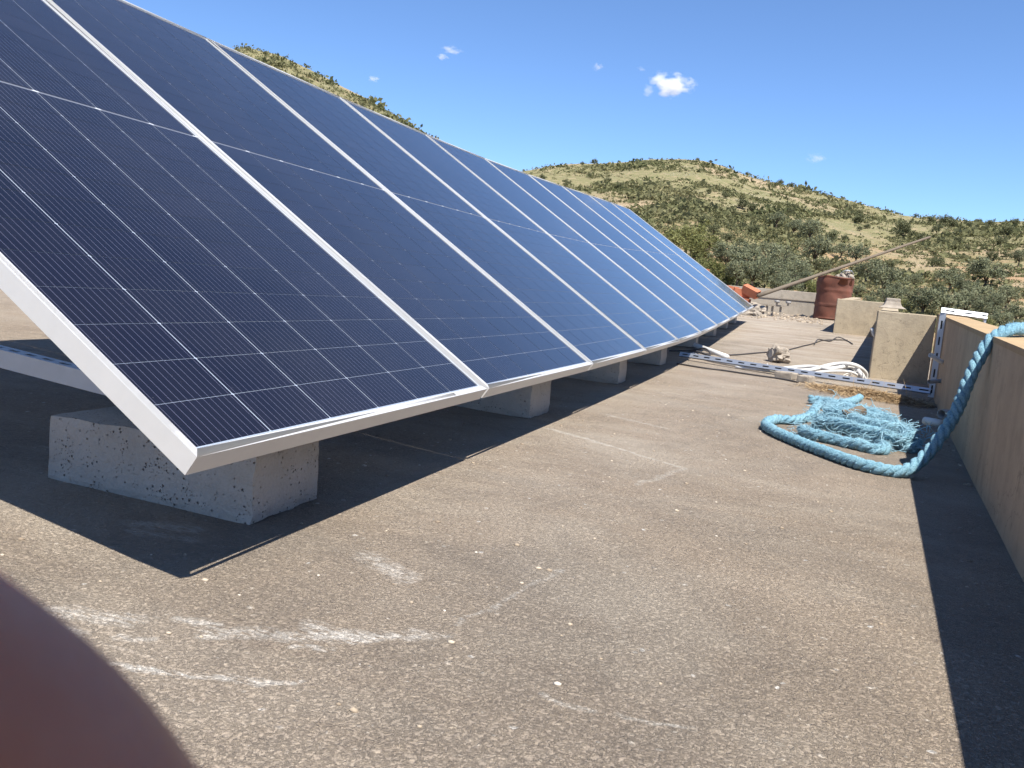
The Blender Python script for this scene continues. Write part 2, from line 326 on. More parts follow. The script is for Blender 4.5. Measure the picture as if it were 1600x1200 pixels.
# ------------------------------------------------------------------ parapets
def prof_wall(name,pts,thick,top,mat,label,cope=None,side=1,base=-.05):
    """pts: plan line of the visible face; wall body on its right-hand (side=1) side"""
    V=[];F=[];n=len(pts); nz=5
    for i,(x,y) in enumerate(pts):
        a=pts[max(i-1,0)]; c=pts[min(i+1,n-1)]; d=Vector((c[0]-a[0],c[1]-a[1])).normalized(); nn=Vector((d.y,-d.x))*side
        tz=top(x,y)
        for (o,z) in ((0,roof_z(x,y)+base),(0,tz),(thick,tz),(thick,roof_z(x,y)+base-.3)):
            w=.003*mnoise.noise(Vector((x*5,y*5,z*9)))
            V.append((x+nn.x*o+w,y+nn.y*o+w,z+w))
    for i in range(n-1):
        for j in range(4): k=(j+1)%4; F.append((i*4+j,i*4+k,(i+1)*4+k,(i+1)*4+j))
    F.append((0,1,2,3)); F.append(tuple((n-1)*4+j for j in (3,2,1,0)))
    m=MB(); m.V=V; m.F=F; o=ob(name,m.me(name),mat,label=label,cat='wall'); bevel(o,.008,2); return o
wtop=lambda x,y:.414+.0255*y
ptsW=[(wall_x(y),y) for y in np.linspace(-3.5,5.97,30)]
pw=prof_wall('parapet_wall',ptsW,.15,wtop,MWALL,'long beige plastered parapet along the right side of the roof, in shade')
# thin layer over its top, same plaster with warm sunlight painted into the colour
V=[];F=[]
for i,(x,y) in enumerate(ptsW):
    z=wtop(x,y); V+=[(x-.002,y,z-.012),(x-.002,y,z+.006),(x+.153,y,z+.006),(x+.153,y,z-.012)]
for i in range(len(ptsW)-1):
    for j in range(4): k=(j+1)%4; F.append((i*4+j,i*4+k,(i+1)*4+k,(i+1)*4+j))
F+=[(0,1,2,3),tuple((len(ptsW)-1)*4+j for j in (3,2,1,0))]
m=MB(); m.V=V; m.F=F; ob('sun_tint_top',m.me('sun_tint_top'),MSUNTOP,pw)
def boxwall(name,x0,x1,y0,y1,ztop,mat,label,rot=0,zb=-.1):
    c=Vector(((x0+x1)/2,(y0+y1)/2,roof_z((x0+x1)/2,y0))); hx,hy=(x1-x0)/2,(y1-y0)/2
    m=bmesh.new(); bmesh.ops.create_cube(m,size=1); 
    for v in m.verts: v.co=Vector((v.co.x*2*hx,v.co.y*2*hy,zb if v.co.z<0 else ztop-c.z))
    bmesh.ops.subdivide_edges(m,edges=m.edges[:],cuts=5,use_grid_fill=True)
    for v in m.verts: v.co+=Vector([.004*mnoise.noise(v.co*4+Vector((k*9,x0,y0))) for k in range(3)])
    me=bpy.data.meshes.new(name); m.to_mesh(me); m.free()
    o=ob(name,me,mat,label=label,cat='wall'); o.location=c; o.rotation_euler.z=rot; bevel(o,.007,2); return o
wA=boxwall('stub_wall',1.24,1.64,5.98,6.10,.557,MSTUB,'sunlit square plastered stub wall in the corner behind the slotted rail')
wB=boxwall('stub_wall',1.06,1.66,10.94,11.06,.705,MSTUB,'sunlit stub wall between the red drum and the corner wall')
prof_wall('parapet_wall',[(1.262+.0785*(y-6.1),y) for y in np.linspace(6.105,10.93,12)],.13,lambda x,y:.557+.028*(y-6),MSTUB,'parapet running away behind the corner stub wall, hidden except its cast shadow')
prof_wall('parapet_wall',[(1.085+.0785*(y-11.06),y) for y in np.linspace(11.065,15.1,10)],.13,lambda x,y:.70+.03*(y-11),MSTUB,'parapet running away behind the stub wall next to the drum')
fw=boxwall('parapet_wall',-7.5,.93,15.2,15.34,.845,MFARW,'low grey rendered wall closing the far end of the roof')
m=MB(); m.box(-4.2,4.2,-.012,.0,0,.018); lo=ob('mortar_ledge',m.me('mortar_ledge'),MSTONE,fw); lo.location=(0,-.072,.17)
# flared cap behind the corner wall
m=MB(); 
prof=[(.095,0),(.062,.02),(.05,.05),(.05,.075)]
for r_,z in prof: m.V+=[(-r_,-r_,z),(r_,-r_,z),(r_,r_,z),(-r_,r_,z)]
for i in range(len(prof)-1):
    for j in range(4): k=(j+1)%4; m.F.append((i*4+j,i*4+k,(i+1)*4+k,(i+1)*4+j))
m.F+=[(3,2,1,0),tuple((len(prof)-1)*4+j for j in range(4))]
cap=ob('mortar_cap',m.me('mortar_cap'),MSTONE,label='small flared mortar cap sitting on the corner stub wall, top left',cat='cap'); cap.location=(1.345,6.17,.585); bevel(cap,.006,2)

# ------------------------------------------------------------------ solar panels
TILT=math.radians(33.1); W=1.134; LP=2.278; GAP=.016; LIP=.015; TH=.035; H0=.2207
ct,st_=math.cos(TILT),math.sin(TILT)
def rail_mesh(name,a,b,ia,ib):
    # mitred bar between outer corners a,b and inner corners ia,ib, z from -TH to 0
    P=[(*a,-TH),(*b,-TH),(*ib,-TH),(*ia,-TH),(*a,0),(*b,0),(*ib,0),(*ia,0)]
    m=MB(); m.V=P; m.F=[(0,1,2,3),(4,5,6,7),(0,1,5,4),(1,2,6,5),(2,3,7,6),(3,0,4,7)]; return m.me(name)
e=.0003
RAILS=[rail_mesh('frame_rail',(0+e,0),(W-e,0),(W-LIP-e,LIP),(LIP+e,LIP)),rail_mesh('frame_rail',(W-e,LP),(e,LP),(LIP+e,LP-LIP),(W-LIP-e,LP-LIP)),
       rail_mesh('frame_rail',(0,LP-e),(0,e),(LIP,LIP+e),(LIP,LP-LIP-e)),rail_mesh('frame_rail',(W,e),(W,LP-e),(W-LIP,LP-LIP-e),(W-LIP,LIP+e))]
NC,NR=6,24; PX=(W-2*LIP-.006)/NC; MG=.006; MID=.008; PY=(LP-2*LIP-2*MG-MID)/NR
CW,CH=PX-.0034,PY-.0014; ZC=-.0042
def cell_pos(c,r): return (LIP+.003+PX*(c+.5), LIP+MG+PY*(r+.5)+(MID if r>=NR//2 else 0))
cb=MB()
ch=.0016
poly=[(-CW/2+ch,-CH/2),(CW/2-ch,-CH/2),(CW/2,-CH/2+ch),(CW/2,CH/2-ch),(CW/2-ch,CH/2),(-CW/2+ch,CH/2),(-CW/2,CH/2-ch),(-CW/2,-CH/2+ch)]
cb.prism(poly,-.0006,0); CELL=cb.me('cell')
def big_cells():
    V=[];F=[]
    for c in range(NC):
        for r in range(NR):
            x,y=cell_pos(c,r); b=len(V); V+=[(x+px,y+py,0) for px,py in poly]; F.append(tuple(range(b,b+8)))
    return mesh('cell_field',V,F)
CELLS=big_cells()
def m_cell_far():
    m=MCELL.copy(); m.name='solar_cell_far'; nt=m.node_tree     # same cell, wires placed from the panel edge
    for n in nt.nodes:
        if n.type=='MATH' and n.operation=='DIVIDE': n.inputs[1].default_value=PX/11
    return m
bk=MB(); bk.box(LIP,W-LIP,LIP+.004,LP-LIP,-.0078,-.0050); BACK=bk.me('backing')
gl=MB(); gl.box(LIP,W-LIP,LIP,LIP+.004,-.0060,-.0040); GLM=gl.me('glass_margin')
ms=MB(); ms.box(LIP+.001,W-LIP-.001,LIP+MG+PY*12-.0002,LIP+MG+PY*12+MID+.0002,-.0052,-.0049); MIDS=ms.me('middle_strip'); MIDS.materials.append(m_simple('grey_ribbon',(.15,.16,.19),.3,0,.05))
jb=MB(); 
for x in (.25,.567,.88): jb.box(x-.03,x+.03,LP/2-.05,LP/2+.05,-.026,-.0085)
# ribbons across the middle gap: bright solder joints at column ends
rb=MB(); rb.box(-.009,.009,-.0022,.0022,0,.0006); RIB=rb.me('busbar_joint')
t=NT('clear_glass'); tr=t.n('ShaderNodeBsdfTransparent',{'Color':(.82,.86,.88,1)}); gg=t.n('ShaderNodeBsdfGlossy',{'Roughness':.05}); mx=t.n('ShaderNodeMixShader',{0:.06,1:tr.outputs[0],2:gg.outputs[0]}); t.t.links.new(mx.outputs[0],t.out.inputs[0]); MGLASS=t.m
for me in RAILS: me.materials.append(MALU)
CELL.materials.append(MCELL); CELLS.materials.append(m_cell_far()); BACK.materials.append(MBACK); GLM.materials.append(MGLASS)
MSOLD=m_simple('solder_ribbon',(.82,.84,.88),.35,.3,.02); RIB.materials.append(MSOLD); JB=jb.me('junction_box'); JB.materials.append(MBLACK)
ORD=['nearest','second nearest','third nearest','fourth nearest','fifth nearest','fifth farthest','fourth farthest','third farthest','second farthest','farthest']
HOW=['dark navy cells and an open white frame side','dark blue with a crisp grid of cells','deep blue with a faint cell grid','blue, its grid lost in sheen','steel blue with bright sky sheen','pale blue with sky sheen','narrow pale blue strip','narrow pale blue strip','thin pale blue strip','thin blue sliver, its lower end by the bricks']
def panel_matrix(k):
    dz=(ZK[k+1]-ZK[k])/PITCH; ax=Vector((0,1,dz)).normalized(); up=Vector((-ct,0,st_)); nz=ax.cross(up).normalized(); up=nz.cross(ax)
    M=Matrix((ax,up,nz)).transposed().to_4x4(); M.translation=Vector((0,k*PITCH+GAP/2,H0+ZK[k]+dz*GAP/2)); return M
for k in range(10):
    P=empty('solar_panel',label=f'{ORD[k]} solar panel in the tilted row, {HOW[k]}',cat='solar panel',group='solar panels in one tilted row')
    P.matrix_world=panel_matrix(k)
    for me in RAILS: ob('frame_rail',me,None,P)
    B_=ob('backing',BACK,None,P); ob('middle_strip',MIDS,None,P); ob('glass_margin',GLM,None,P); ob('junction_box',JB,None,P)
    if k<5:
        for c in range(NC):
            for r in range(NR):
                o=ob('cell',CELL,None,P); x,y=cell_pos(c,r); o.location=(x,y,ZC)
        for c in range(NC):
            o=ob('busbar_joint',RIB,None,P); o.location=(LIP+.003+PX*(c+.5)+PX*.5*(1 if c<5 else .9),LIP+MG+PY*12+MID/2,-.0046)
    else:
        o=ob('cell_field',CELLS,None,P,kind='stuff'); o.location=(0,0,ZC)
        for c in range(NC):
            o=ob('busbar_joint',RIB,None,P); o.location=(LIP+.003+PX*(c+.5)+PX*.5*(1 if c<5 else .9),LIP+MG+PY*12+MID/2,-.0046)

# ------------------------------------------------------------------ ballast blocks and steel frames under the panels
def rough_block(name,lx,ly,lz,seed,amp=.004,cuts=7):
    bm=bmesh.new(); bmesh.ops.create_cube(bm,size=1)
    bmesh.ops.subdivide_edges(bm,edges=bm.edges[:],cuts=cuts,use_grid_fill=True)
    for v in bm.verts:
        edge=sum(abs(abs(c)-.5)<1e-4 for c in v.co)
        p=Vector((v.co.x*lx,v.co.y*ly,(v.co.z+.5)*lz)); n=Vector([mnoise.noise(p*28+Vector((seed,k*5.3,0))) for k in range(3)])
        v.co=p+n*amp*(1.3 if edge>=2 else .5)
        if edge>=2: v.co-=Vector((np.sign(v.co.x)*.003,np.sign(v.co.y)*.003,.002 if v.co.z>lz/2 else 0))
    me=bpy.data.meshes.new(name); bm.to_mesh(me); bm.free(); me.polygons.foreach_set('use_smooth',[False]*len(me.polygons)); return me
BY=[.377,2.108,3.62,5.02,6.82,8.30,9.60,10.74]
BL=['large grey concrete block under the near corner of the nearest solar panel','grey concrete block under the second panel, second from the camera','grey concrete block crossed by a thin strip of sunlight, third from the camera','grey concrete block fourth from the camera under the panel row','grey concrete block next to the white cables, under the panel row','small looking concrete block just past the white cables','concrete block second from the far end of the panel row','last concrete block at the far end of the panel row']
def channel(m,L,w=.041,h=.041,slots=True,pitch=.05,sl=.028,sw=.014,th=.0025,M=None):
    """U channel along +x from 0..L, web with slots on top (z=h), open below"""
    m.box(0,L,-w/2,-w/2+th,0,h-th*1.02,M); m.box(0,L,w/2-th,w/2,0,h-th*1.02,M)
    if slots:
        m.box(0,L,-w/2,-sw/2,h-th,h,M); m.box(0,L,sw/2,w/2,h-th,h,M)
        n=int(L/pitch); 
        for i in range(n+1):
            x0=i*pitch-(pitch-sl)/2; x1=i*pitch+(pitch-sl)/2; m.box(max(0,x0),min(L,x1),-sw/2+.0001,sw/2-.0001,h-th,h,M)
    else: m.box(0,L,-w/2,w/2,h-th,h,M)
def frame_dir(a,b,up=Vector((0,0,1))):
    a=Vector(a); b=Vector(b); x=(b-a).normalized(); y=up.cross(x).normalized(); z=x.cross(y); M=Matrix((x,y,z)).transposed().to_4x4(); M.translation=a; return M,(b-a).length
for i,y in enumerate(BY):
    zr=roof_z(-.4,y+.12); hb=.142
    o=ob('concrete_block',rough_block('concrete_block',.5,.238,hb+.004,i*3.7),MBLOCK,label=BL[i],cat='concrete block',group='ballast blocks under the panel row'); o.location=(-.172-.25,y+.119,zr-.004)
    o.rotation_euler.z=math.radians([1,-2,1.5,-1,2,0,1,-1][i])
    yc=y+.12; k=min(9,int(yc/PITCH)); fz=(yc/PITCH-k); zoff=ZK[k]*(1-fz)+ZK[k+1]*fz
    zb=roof_z(-2.0,yc); hr=.30
    o=ob('concrete_block',rough_block('concrete_block',.4,.238,hr,i*5.1+40,cuts=4),MBLOCK,label=f'rear concrete block deep in the shade behind, holding the {["first","second","third","fourth","fifth","sixth","seventh","eighth"][i]} steel frame',cat='concrete block',group='rear ballast blocks'); o.location=(-1.9,yc,zb-.06)
    fr=empty('support_frame',(-.2,yc,zr+hb),label=f'galvanised steel support frame under the panels, {["nearest","second nearest","third nearest","fourth nearest","fourth farthest","third farthest","second farthest","farthest"][i]} one',cat='support frame',group='steel frames under the panels')
    base=Vector((-.2,yc,zr+hb)); inv=Matrix.Translation(-base)
    a=Vector((-.19,yc,zr+hb+.001)); b_=Vector((-2.05,yc,zb-.06+hr+.002))
    m=MB(); M_,L=frame_dir(a,b_); channel(m,L,M=inv@M_); ob('base_rail',m.me('base_rail'),MZINC,fr)
    nrm=Vector((st_,0,ct)); low=Vector((-.10*ct,yc,H0+zoff+.10*st_))-nrm*(TH+.0435); hi=low+Vector((-ct,0,st_))*2.08
    m=MB(); M_,L=frame_dir(low,hi,up=nrm); channel(m,L,M=inv@M_,slots=(i<2)); ob('slope_rail',m.me('slope_rail'),MZINC,fr)
    pt=low+Vector((-ct,0,st_))*2.0; m=MB(); M_,L=frame_dir((pt.x,yc+.042,zb-.06+hr+.001),(pt.x,yc+.042,pt.z+.02),up=Vector((1,0,0))); channel(m,L,M=inv@M_,slots=False); ob('rear_post',m.me('rear_post'),MZINC,fr)
    m=MB(); m.box(-.075,-.030,-.021,.021,-.12,.02); fb=ob('front_bracket',m.me('front_bracket'),MZINC,fr); 
    fb.data.vertices.foreach_set('co',np.array([( -.13+.2+dx, dy, dz) for dx in (-.02,.02) for dy in (-.003,.003) for dz in (.0,max(.06,low.z+.02-base.z))],np.float32).ravel())
    bm=bmesh.new(); 
    for vx in fb.data.vertices: bm.verts.new(vx.co)
    bmesh.ops.convex_hull(bm,input=bm.verts); fb.data.clear_geometry(); bm.to_mesh(fb.data); bm.free(); fb.location=(-.09,.0265,0)
# ------------------------------------------------------------------ slotted cable rail: along the floor, up the wall, over its top
RA=Vector((-.14,5.757,roof_z(0,5.7)+.035)); RB_=Vector((1.535,4.872,roof_z(0,4.9)+.050))
rail=empty('slotted_cable_rail',RB_[:],label='galvanised slotted rail crossing the roof floor and climbing over the parapet',cat='cable rail'); iv=Matrix.Translation(-RB_)
def slot_rail(name,a,b,up,parent,w=.034,h=.022):
    m=MB(); M_,L=frame_dir(a,b,up); channel(m,L,w,h,True,.1,.05,.010,.003,M=iv@M_); o=ob(name,m.me(name),MZINC,parent)
    m=MB(); m.box(0,L,-w/2+.004,w/2-.004,h*.3,h*.5,iv@M_); ob('cable_fill',m.me('cable_fill'),MBLACK,o); return o
slot_rail('floor_rail',RA,RB_,Vector((-.45,-.85,.45)),rail)
px=wall_x(4.88)-.018; ztp=wtop(0,4.88)+.03
slot_rail('wall_rail',(px-.002,4.885,RB_.z-.03),(px-.002,4.885,ztp),Vector((-.25,-1,0)),rail)
slot_rail('top_rail',(px-.02,4.885,ztp+.008),(px+.235,4.885,ztp-.005),Vector((0,-.9,.45)),rail)
m=MB(); m.box(.22,.232,-.02,.02,-.085,.0,Matrix.Translation(Vector((px,4.885,ztp))-RB_)); ob('end_bracket',m.me('end_bracket'),MZINC,rail)
# packing blocks under the rail
for i,(x,y,lx,lab) in enumerate(((.665,5.19,.13,'pale chipped concrete piece propping the slotted floor rail, longer one'),(.795,5.10,.09,'short pale concrete piece propping the slotted floor rail near the straw'))):
    zz=roof_z(x,y); o=ob('packing_block',rough_block('packing_block',lx,.10,.052,60+i*7,.004,5),MSTONE,label=lab,cat='concrete piece',group='pieces propping the rail'); o.location=(x,y-.02,zz-.004); o.rotation_euler.z=-.42
# pipe stubs out of the wall
def pipe_stub(name,a,b,r,mat,label,n=16):
    a,b=Vector(a),Vector(b); d=(b-a); m=MB(); m.tube([a-a,d],r,n,cap=False); m.tube([d*.02,d*.995],r*.82,n,cap=False)
    k=n; base=0
    for j in range(n): m.F.append((j+n,(j+1)%n+n,2*n+(j+1)%n+n,2*n+j+n))
    o=ob(name,m.me(name,True),mat,label=label,cat='pipe'); o.location=a; return o
wx=wall_x(4.6)
pipe_stub('conduit_pipe',(wx+.03,4.62,.262),(wx-.085,4.50,.318),.013,MWHITE,'pale plastic pipe stub slanting up beside the slotted wall rail')
pipe_stub('conduit_pipe',(wx+.03,4.60,.175),(wx-.075,4.46,.165),.012,MGREYP,'grey pipe stub below the pale one beside the slotted wall rail')
wx=wall_x(3.15)
pipe_stub('drain_pipe',(wx+.05,3.2,.118),(wx-.072,3.05,.122),.020,MGREYP,'short grey drain pipe sticking out of the parapet above a white offcut')
m=MB(); m.tube([(0,0,0),(.0,.0,.085)],.017,14); off=ob('pipe_offcut',m.me('pipe_offcut',True),MWHITE,label='white plastic offcut tucked under the drain pipe on the parapet',cat='pipe offcut'); off.location=(wx-.068,3.035,.082); off.rotation_euler=(math.pi/2*1.02,0,.75+math.pi)
# sliver of plastic at the corner wall
m=MB(); m.tube([(0,0,0),(.02,.03,-.05),(.045,.02,-.075)],[.012,.010,.006],8); o=ob('plastic_scrap',m.me('plastic_scrap',True),MWHITE,label='scrap of pale plastic on the left edge of the corner stub wall',cat='scrap'); o.location=(1.215,6.02,.42)

# ------------------------------------------------------------------ white cables and black wires
def cable(name,pts,r,mat,parent=None,n=8,**k):
    m=MB(); m.tube(catmull(pts,7),r,n); return ob(name,m.me(name,True),mat,parent,**k)
rz=lambda x,y,o=.012: (x,y,roof_z(x,y)+o)
cb_=empty('white_cable_bundle',rz(.7,5.6),label='bundle of thick white cables looping up beside the corner stub wall',cat='cables'); o0=-Vector(cb_.location)
def sh(P): return [Vector(p)+o0 for p in P]
cable('cable',sh([rz(-.12,6.15,.02),rz(.05,5.85),rz(.3,5.62),rz(.55,5.58,.02),rz(.8,5.60,.065),rz(.94,5.50,.075),rz(1.09,5.66,.095),rz(1.165,5.60,.05),rz(1.17,5.62,-.01)]),.0145,MWHITE,cb_)
cable('cable',sh([rz(.35,5.56),rz(.6,5.5,.03),rz(.80,5.46,.05),rz(.97,5.62,.10),rz(1.10,5.60,.115),rz(1.195,5.72,.06),rz(1.205,5.75,-.01)]),.0145,MWHITE,cb_)
cable('cable',sh([rz(.3,5.5),rz(.55,5.42,.02),rz(.78,5.42,.03),rz(.95,5.48,.06),rz(1.08,5.56,.065),rz(1.145,5.62,.035),rz(1.15,5.64,-.01)]),.010,MWHITE,cb_)
cable('cable',sh([rz(.65,5.48,.02),rz(.85,5.40,.02),rz(1.02,5.50,.02),rz(1.12,5.66,.06),rz(1.05,5.74,.08),rz(.9,5.62,.03)]),.004,MWHITE,cb_)
cable('cable',sh([rz(.45,5.46,.02),rz(.7,5.38,.06),rz(.76,5.44,.02),rz(.9,5.46,.01),rz(1.08,5.48,.01)]),.0035,MWHITE,cb_)
cable('cable',sh([rz(1.0,5.5,.01),rz(1.08,5.62,.05),rz(1.16,5.60,.07),rz(1.2,5.52,.02)]),.003,MWHITE,cb_)
for x,y in ((.72,5.47),(.52,5.5)):
    m=MB(); m.tube([Vector((x,y,roof_z(x,y)+.03))+o0+Vector((0,.028*math.cos(a),.03*math.sin(a))) for a in np.linspace(0,6.1,14)],.0035,6); ob('cable_tie',m.me('cable_tie',True),MWHITE,cb_)
pz=roof_z(0,6); m=MB(); m.tube([(0,0,0),(.33,-.56,-.04)],.020,14); o=ob('white_conduit',m.me('white_conduit',True),MWHITE,label='short thick white conduit poking out from under the panel row',cat='conduit'); o.location=(-.14,6.55,roof_z(-.14,6.55)+.055)
cable('black_wire',[rz(-.02,6.38,.008),rz(.17,6.49,.008),rz(.394,7.06,.008),rz(.56,7.42,.008),rz(.624,7.72,.008),rz(.74,8.3,.008),rz(.824,8.70,.008),rz(.92,9.3,.008),rz(1.03,9.54,.008),rz(1.2,9.75,.008)],.0055,MBLACK,label='long black wire trailing across the roof past the pale rubble lump',cat='wire')
cable('black_wire',[rz(.84,8.55,.02),rz(.88,9.1,.03),rz(1.0,9.3,.008),rz(1.1,9.9,.02),rz(1.2,9.6,.008),rz(1.24,9.2,.01)],.006,MBLACK,label='tangled thin black wire in front of the stub wall by the drum',cat='wire')
cable('black_wire',[rz(-.1,5.3,.006),rz(.1,5.20,.006),rz(.243,5.19,.006),rz(.45,5.12,.006),rz(.614,5.08,.006),rz(.75,4.98,.006)],.006,MBLACK,label='thin dark wire on the floor in front of the slotted rail',cat='wire')
cable('black_wire',[rz(-.18,6.15,.01),rz(-.05,6.02,.05),rz(.05,6.05,.03),rz(-.02,6.25,.06),rz(-.15,6.35,.02),rz(-.3,6.2,.01)],.006,MBLACK,label='small curl of dark wire at the rail end under the panels',cat='wire')

# ------------------------------------------------------------------ lump of rubble, stones
def rock_mesh(name,sx,sy,sz,seed,amp=.25,sub=3,freq=1.6,flat=None):
    bm=bmesh.new(); bmesh.ops.create_icosphere(bm,subdivisions=sub,radius=1)
    for v in bm.verts:
        n=v.co.normalized(); d=1+amp*mnoise.noise(n*freq+Vector((seed,2,5)))+amp*.5*mnoise.noise(n*freq*2.7+Vector((seed*2,7,1)))
        p=n*d
        if flat is not None and p.x<flat: p.x=flat
        v.co=Vector((p.x*sx,p.y*sy,p.z*sz))
    me=bpy.data.meshes.new(name); bm.to_mesh(me); bm.free(); return me
lump=ob('rubble_lump',rock_mesh('rubble_lump',.095,.085,.075,3.3,.45,4,2.,-.62),MSTONE,label='pale crumbly rubble lump with a flat grey end, beside the black wire',cat='rubble'); lump.location=(.555,6.38,roof_z(.5,6.4)+.06); lump.rotation_euler=(0,.1,.5)
m=MB(); m.tube([(-.064,0,0),(-.058,0,0)],.036,18); ob('flat_end',m.me('flat_end'),MBLOCK,lump)
PEB=[rock_mesh('pebble',1,1,.62,s,.35,1) for s in (1.,5.,9.)]
V=[];F=[];T=[]
def add_peb(x,y,s):
    me=PEB[random.randrange(3)]; b=len(V); a=random.uniform(0,6.3); c,s_=math.cos(a),math.sin(a)
    for v in me.vertices: V.append((x+(v.co.x*c-v.co.y*s_)*s,y+(v.co.x*s_+v.co.y*c)*s*.75,roof_z(x,y)+v.co.z*s*.7+s*.15))
    tt=random.random()
    for p in me.polygons: F.append([b+i for i in p.vertices]); T.append(tt)
for _ in range(380):
    y=random.uniform(-.45,5.5)**1.; x=random.uniform(-.5,wall_x(y)-.03); add_peb(x,y,random.choice((.0025,.003,.0035,.004,.005,.0065)))
for _ in range(60): y=random.uniform(2.,5.5); add_peb(wall_x(y)-abs(random.gauss(0,.03))-.01,y,random.uniform(.003,.008))
tp=NT('pebble_tones'); at=tp.n('ShaderNodeAttribute',attribute_name='tint').outputs['Fac']; MPEB=tp.bsdf(tp.ramp(at,[(0,(.22,.17,.12)),(.5,(.36,.29,.21)),(.85,(.5,.42,.32)),(1,(.62,.57,.49))]),.9)
ob('loose_grit',npmesh('loose_grit',V,F,T),MPEB,kind='stuff',label='loose grit and small pebbles scattered on the roof floor',cat='grit')
V=[];F=[];T=[]
for _ in range(520):
    x=random.uniform(-.9,.95); y=random.uniform(12.7,15.1); add_peb(x,y,abs(random.gauss(0,.014))+.006)
ob('rubble_gravel',npmesh('rubble_gravel',V,F,[t_*.8 for t_ in T]),MPEB,kind='stuff',label='pale rubble and gravel strewn before the low far wall',cat='gravel')

# ------------------------------------------------------------------ straw and dirt by the rail
V=[];F=[];T=[]
def dirt_h(u,v): return .028*math.exp(-((u-.55)**2/.16+(v)**2/.018))*(1+.5*mnoise.noise(Vector((u*14,v*14,0))))
SA_,SB_=Vector((.80,4.93,0)),Vector((1.50,4.50,0)); sd=(SB_-SA_); sn=Vector((-sd.y,sd.x,0)).normalized()
gm=MB(); nu,nv=36,18
for i in range(nu):
    for j in range(nv):
        u=i/(nu-1)*1.08-.04; v=(j/(nv-1)-.5)*.52; p=SA_+sd*u+sn*v; gm.V.append((min(p.x,wall_x(p.y)-.003),p.y,roof_z(p.x,p.y)-.006+dirt_h(u,v)+.004*mnoise.noise(p*60)))
for i in range(nu-1):
    for j in range(nv-1): a=i*nv+j; gm.F.append((a,a+1,a+nv+1,a+nv))
ob('dirt_heap',gm.me('dirt_heap',True),m_simple('brown_dirt',(.17,.115,.07),.95,0,.3,30,.6,dark=(.09,.06,.04)),kind='stuff',label='low heap of brown dirt below the slotted floor rail',cat='dirt')
for _ in range(6000):
    u=random.gauss(.58,.28); v=random.gauss(-.03,.10)
    if not -.02<u<1.03: continue
    p=SA_+sd*u+sn*v
    if p.x>wall_x(p.y)-.01: continue
    z=roof_z(p.x,p.y)+max(0,dirt_h(u,v)-.004)+random.uniform(.0,.012)
    L=random.uniform(.02,.085); a=random.gauss(-.3,1.0); el=random.gauss(0.05,.22); d=Vector((math.cos(a)*math.cos(el),math.sin(a)*math.cos(el),math.sin(el))); w=Vector((-d.y,d.x,random.uniform(-.5,.5))).normalized()*random.uniform(.0006,.0014)
    c=Vector((p.x,p.y,z)); q=[c-d*L/2-w,c-d*L/2+w,c+d*L/2+w,c+d*L/2-w]
    zmin=min(t_.z for t_ in q)-roof_z(p.x,p.y)
    b=len(V); V+=[(t_.x,t_.y,t_.z+max(0,.001-zmin)) for t_ in q]; F.append((b,b+1,b+2,b+3)); T.append(random.random())
for _ in range(26):   # a few upright stalks
    u=random.uniform(.3,.9); p=SA_+sd*u+sn*random.gauss(0,.05); z=roof_z(p.x,p.y); h=random.uniform(.05,.13); lx=random.gauss(0,.03); b=len(V)
    V+=[(p.x-.0008,p.y,z),(p.x+.0008,p.y,z),(p.x+.0006+lx,p.y,z+h),(p.x-.0006+lx,p.y,z+h)]; F.append((b,b+1,b+2,b+3)); T.append(.9)
ts=NT('dry_straw'); at=ts.n('ShaderNodeAttribute',attribute_name='tint').outputs['Fac']; MSTRAW=ts.bsdf(ts.ramp(at,[(0,(.13,.08,.04)),(.5,(.30,.20,.10)),(1,(.52,.38,.21))]),.8)
ob('dry_straw',npmesh('dry_straw',V,F,T),MSTRAW,kind='stuff',label='dry straw and weeds gathered below the slotted floor rail',cat='straw')

# ------------------------------------------------------------------ blue rope
tr_=NT('blue_rope_fibre')
fz=tr_.noise(220,3,.7); bgn=tr_.noise(7,4,.6)
c=tr_.mix(tr_.ramp(bgn,[(.3,0),(.7,1)]),(.20,.39,.49),(.27,.46,.54)); c=tr_.mix(tr_.math('MULTIPLY',tr_.ramp(tr_.noise(150,4,.75),[(.46,0),(.64,1)]),.6),c,(.045,.155,.24)); c=tr_.mix(tr_.math('MULTIPLY',tr_.ramp(fz,[(.55,0),(.7,1)]),.6),c,(.38,.58,.65))
MROPE=tr_.bsdf(c,.85,tr_.bump(tr_.noise(170,4,.75),1.,.008),Specular_IOR_Level=.15)
MFUZZ=m_simple('blue_rope_fuzz',(.28,.47,.56),.8,0,.15,60)
RR_=.021
g=lambda x,y,o=0.: (x,y,roof_z(x,y)+RR_+o)
main=[(1.75,3.0,.40),(1.62,2.75,.505),(1.53,2.55,.512),(1.46,2.38,.509),(1.40,2.25,.503),(1.345,2.20,.468),(1.318,2.179,.415),(1.29,2.153,.336),(1.264,2.13,.229),(1.223,2.094,.138),(1.172,2.049,.062),g(1.11,2.005),g(1.0,2.03),g(.885,2.193),g(.774,2.383),g(.69,2.56),g(.657,2.72),g(.69,2.90),g(.77,2.97),g(.83,3.2),g(.86,3.6),g(.90,3.85),g(.98,3.9),g(1.06,4.15),g(1.10,4.35)]
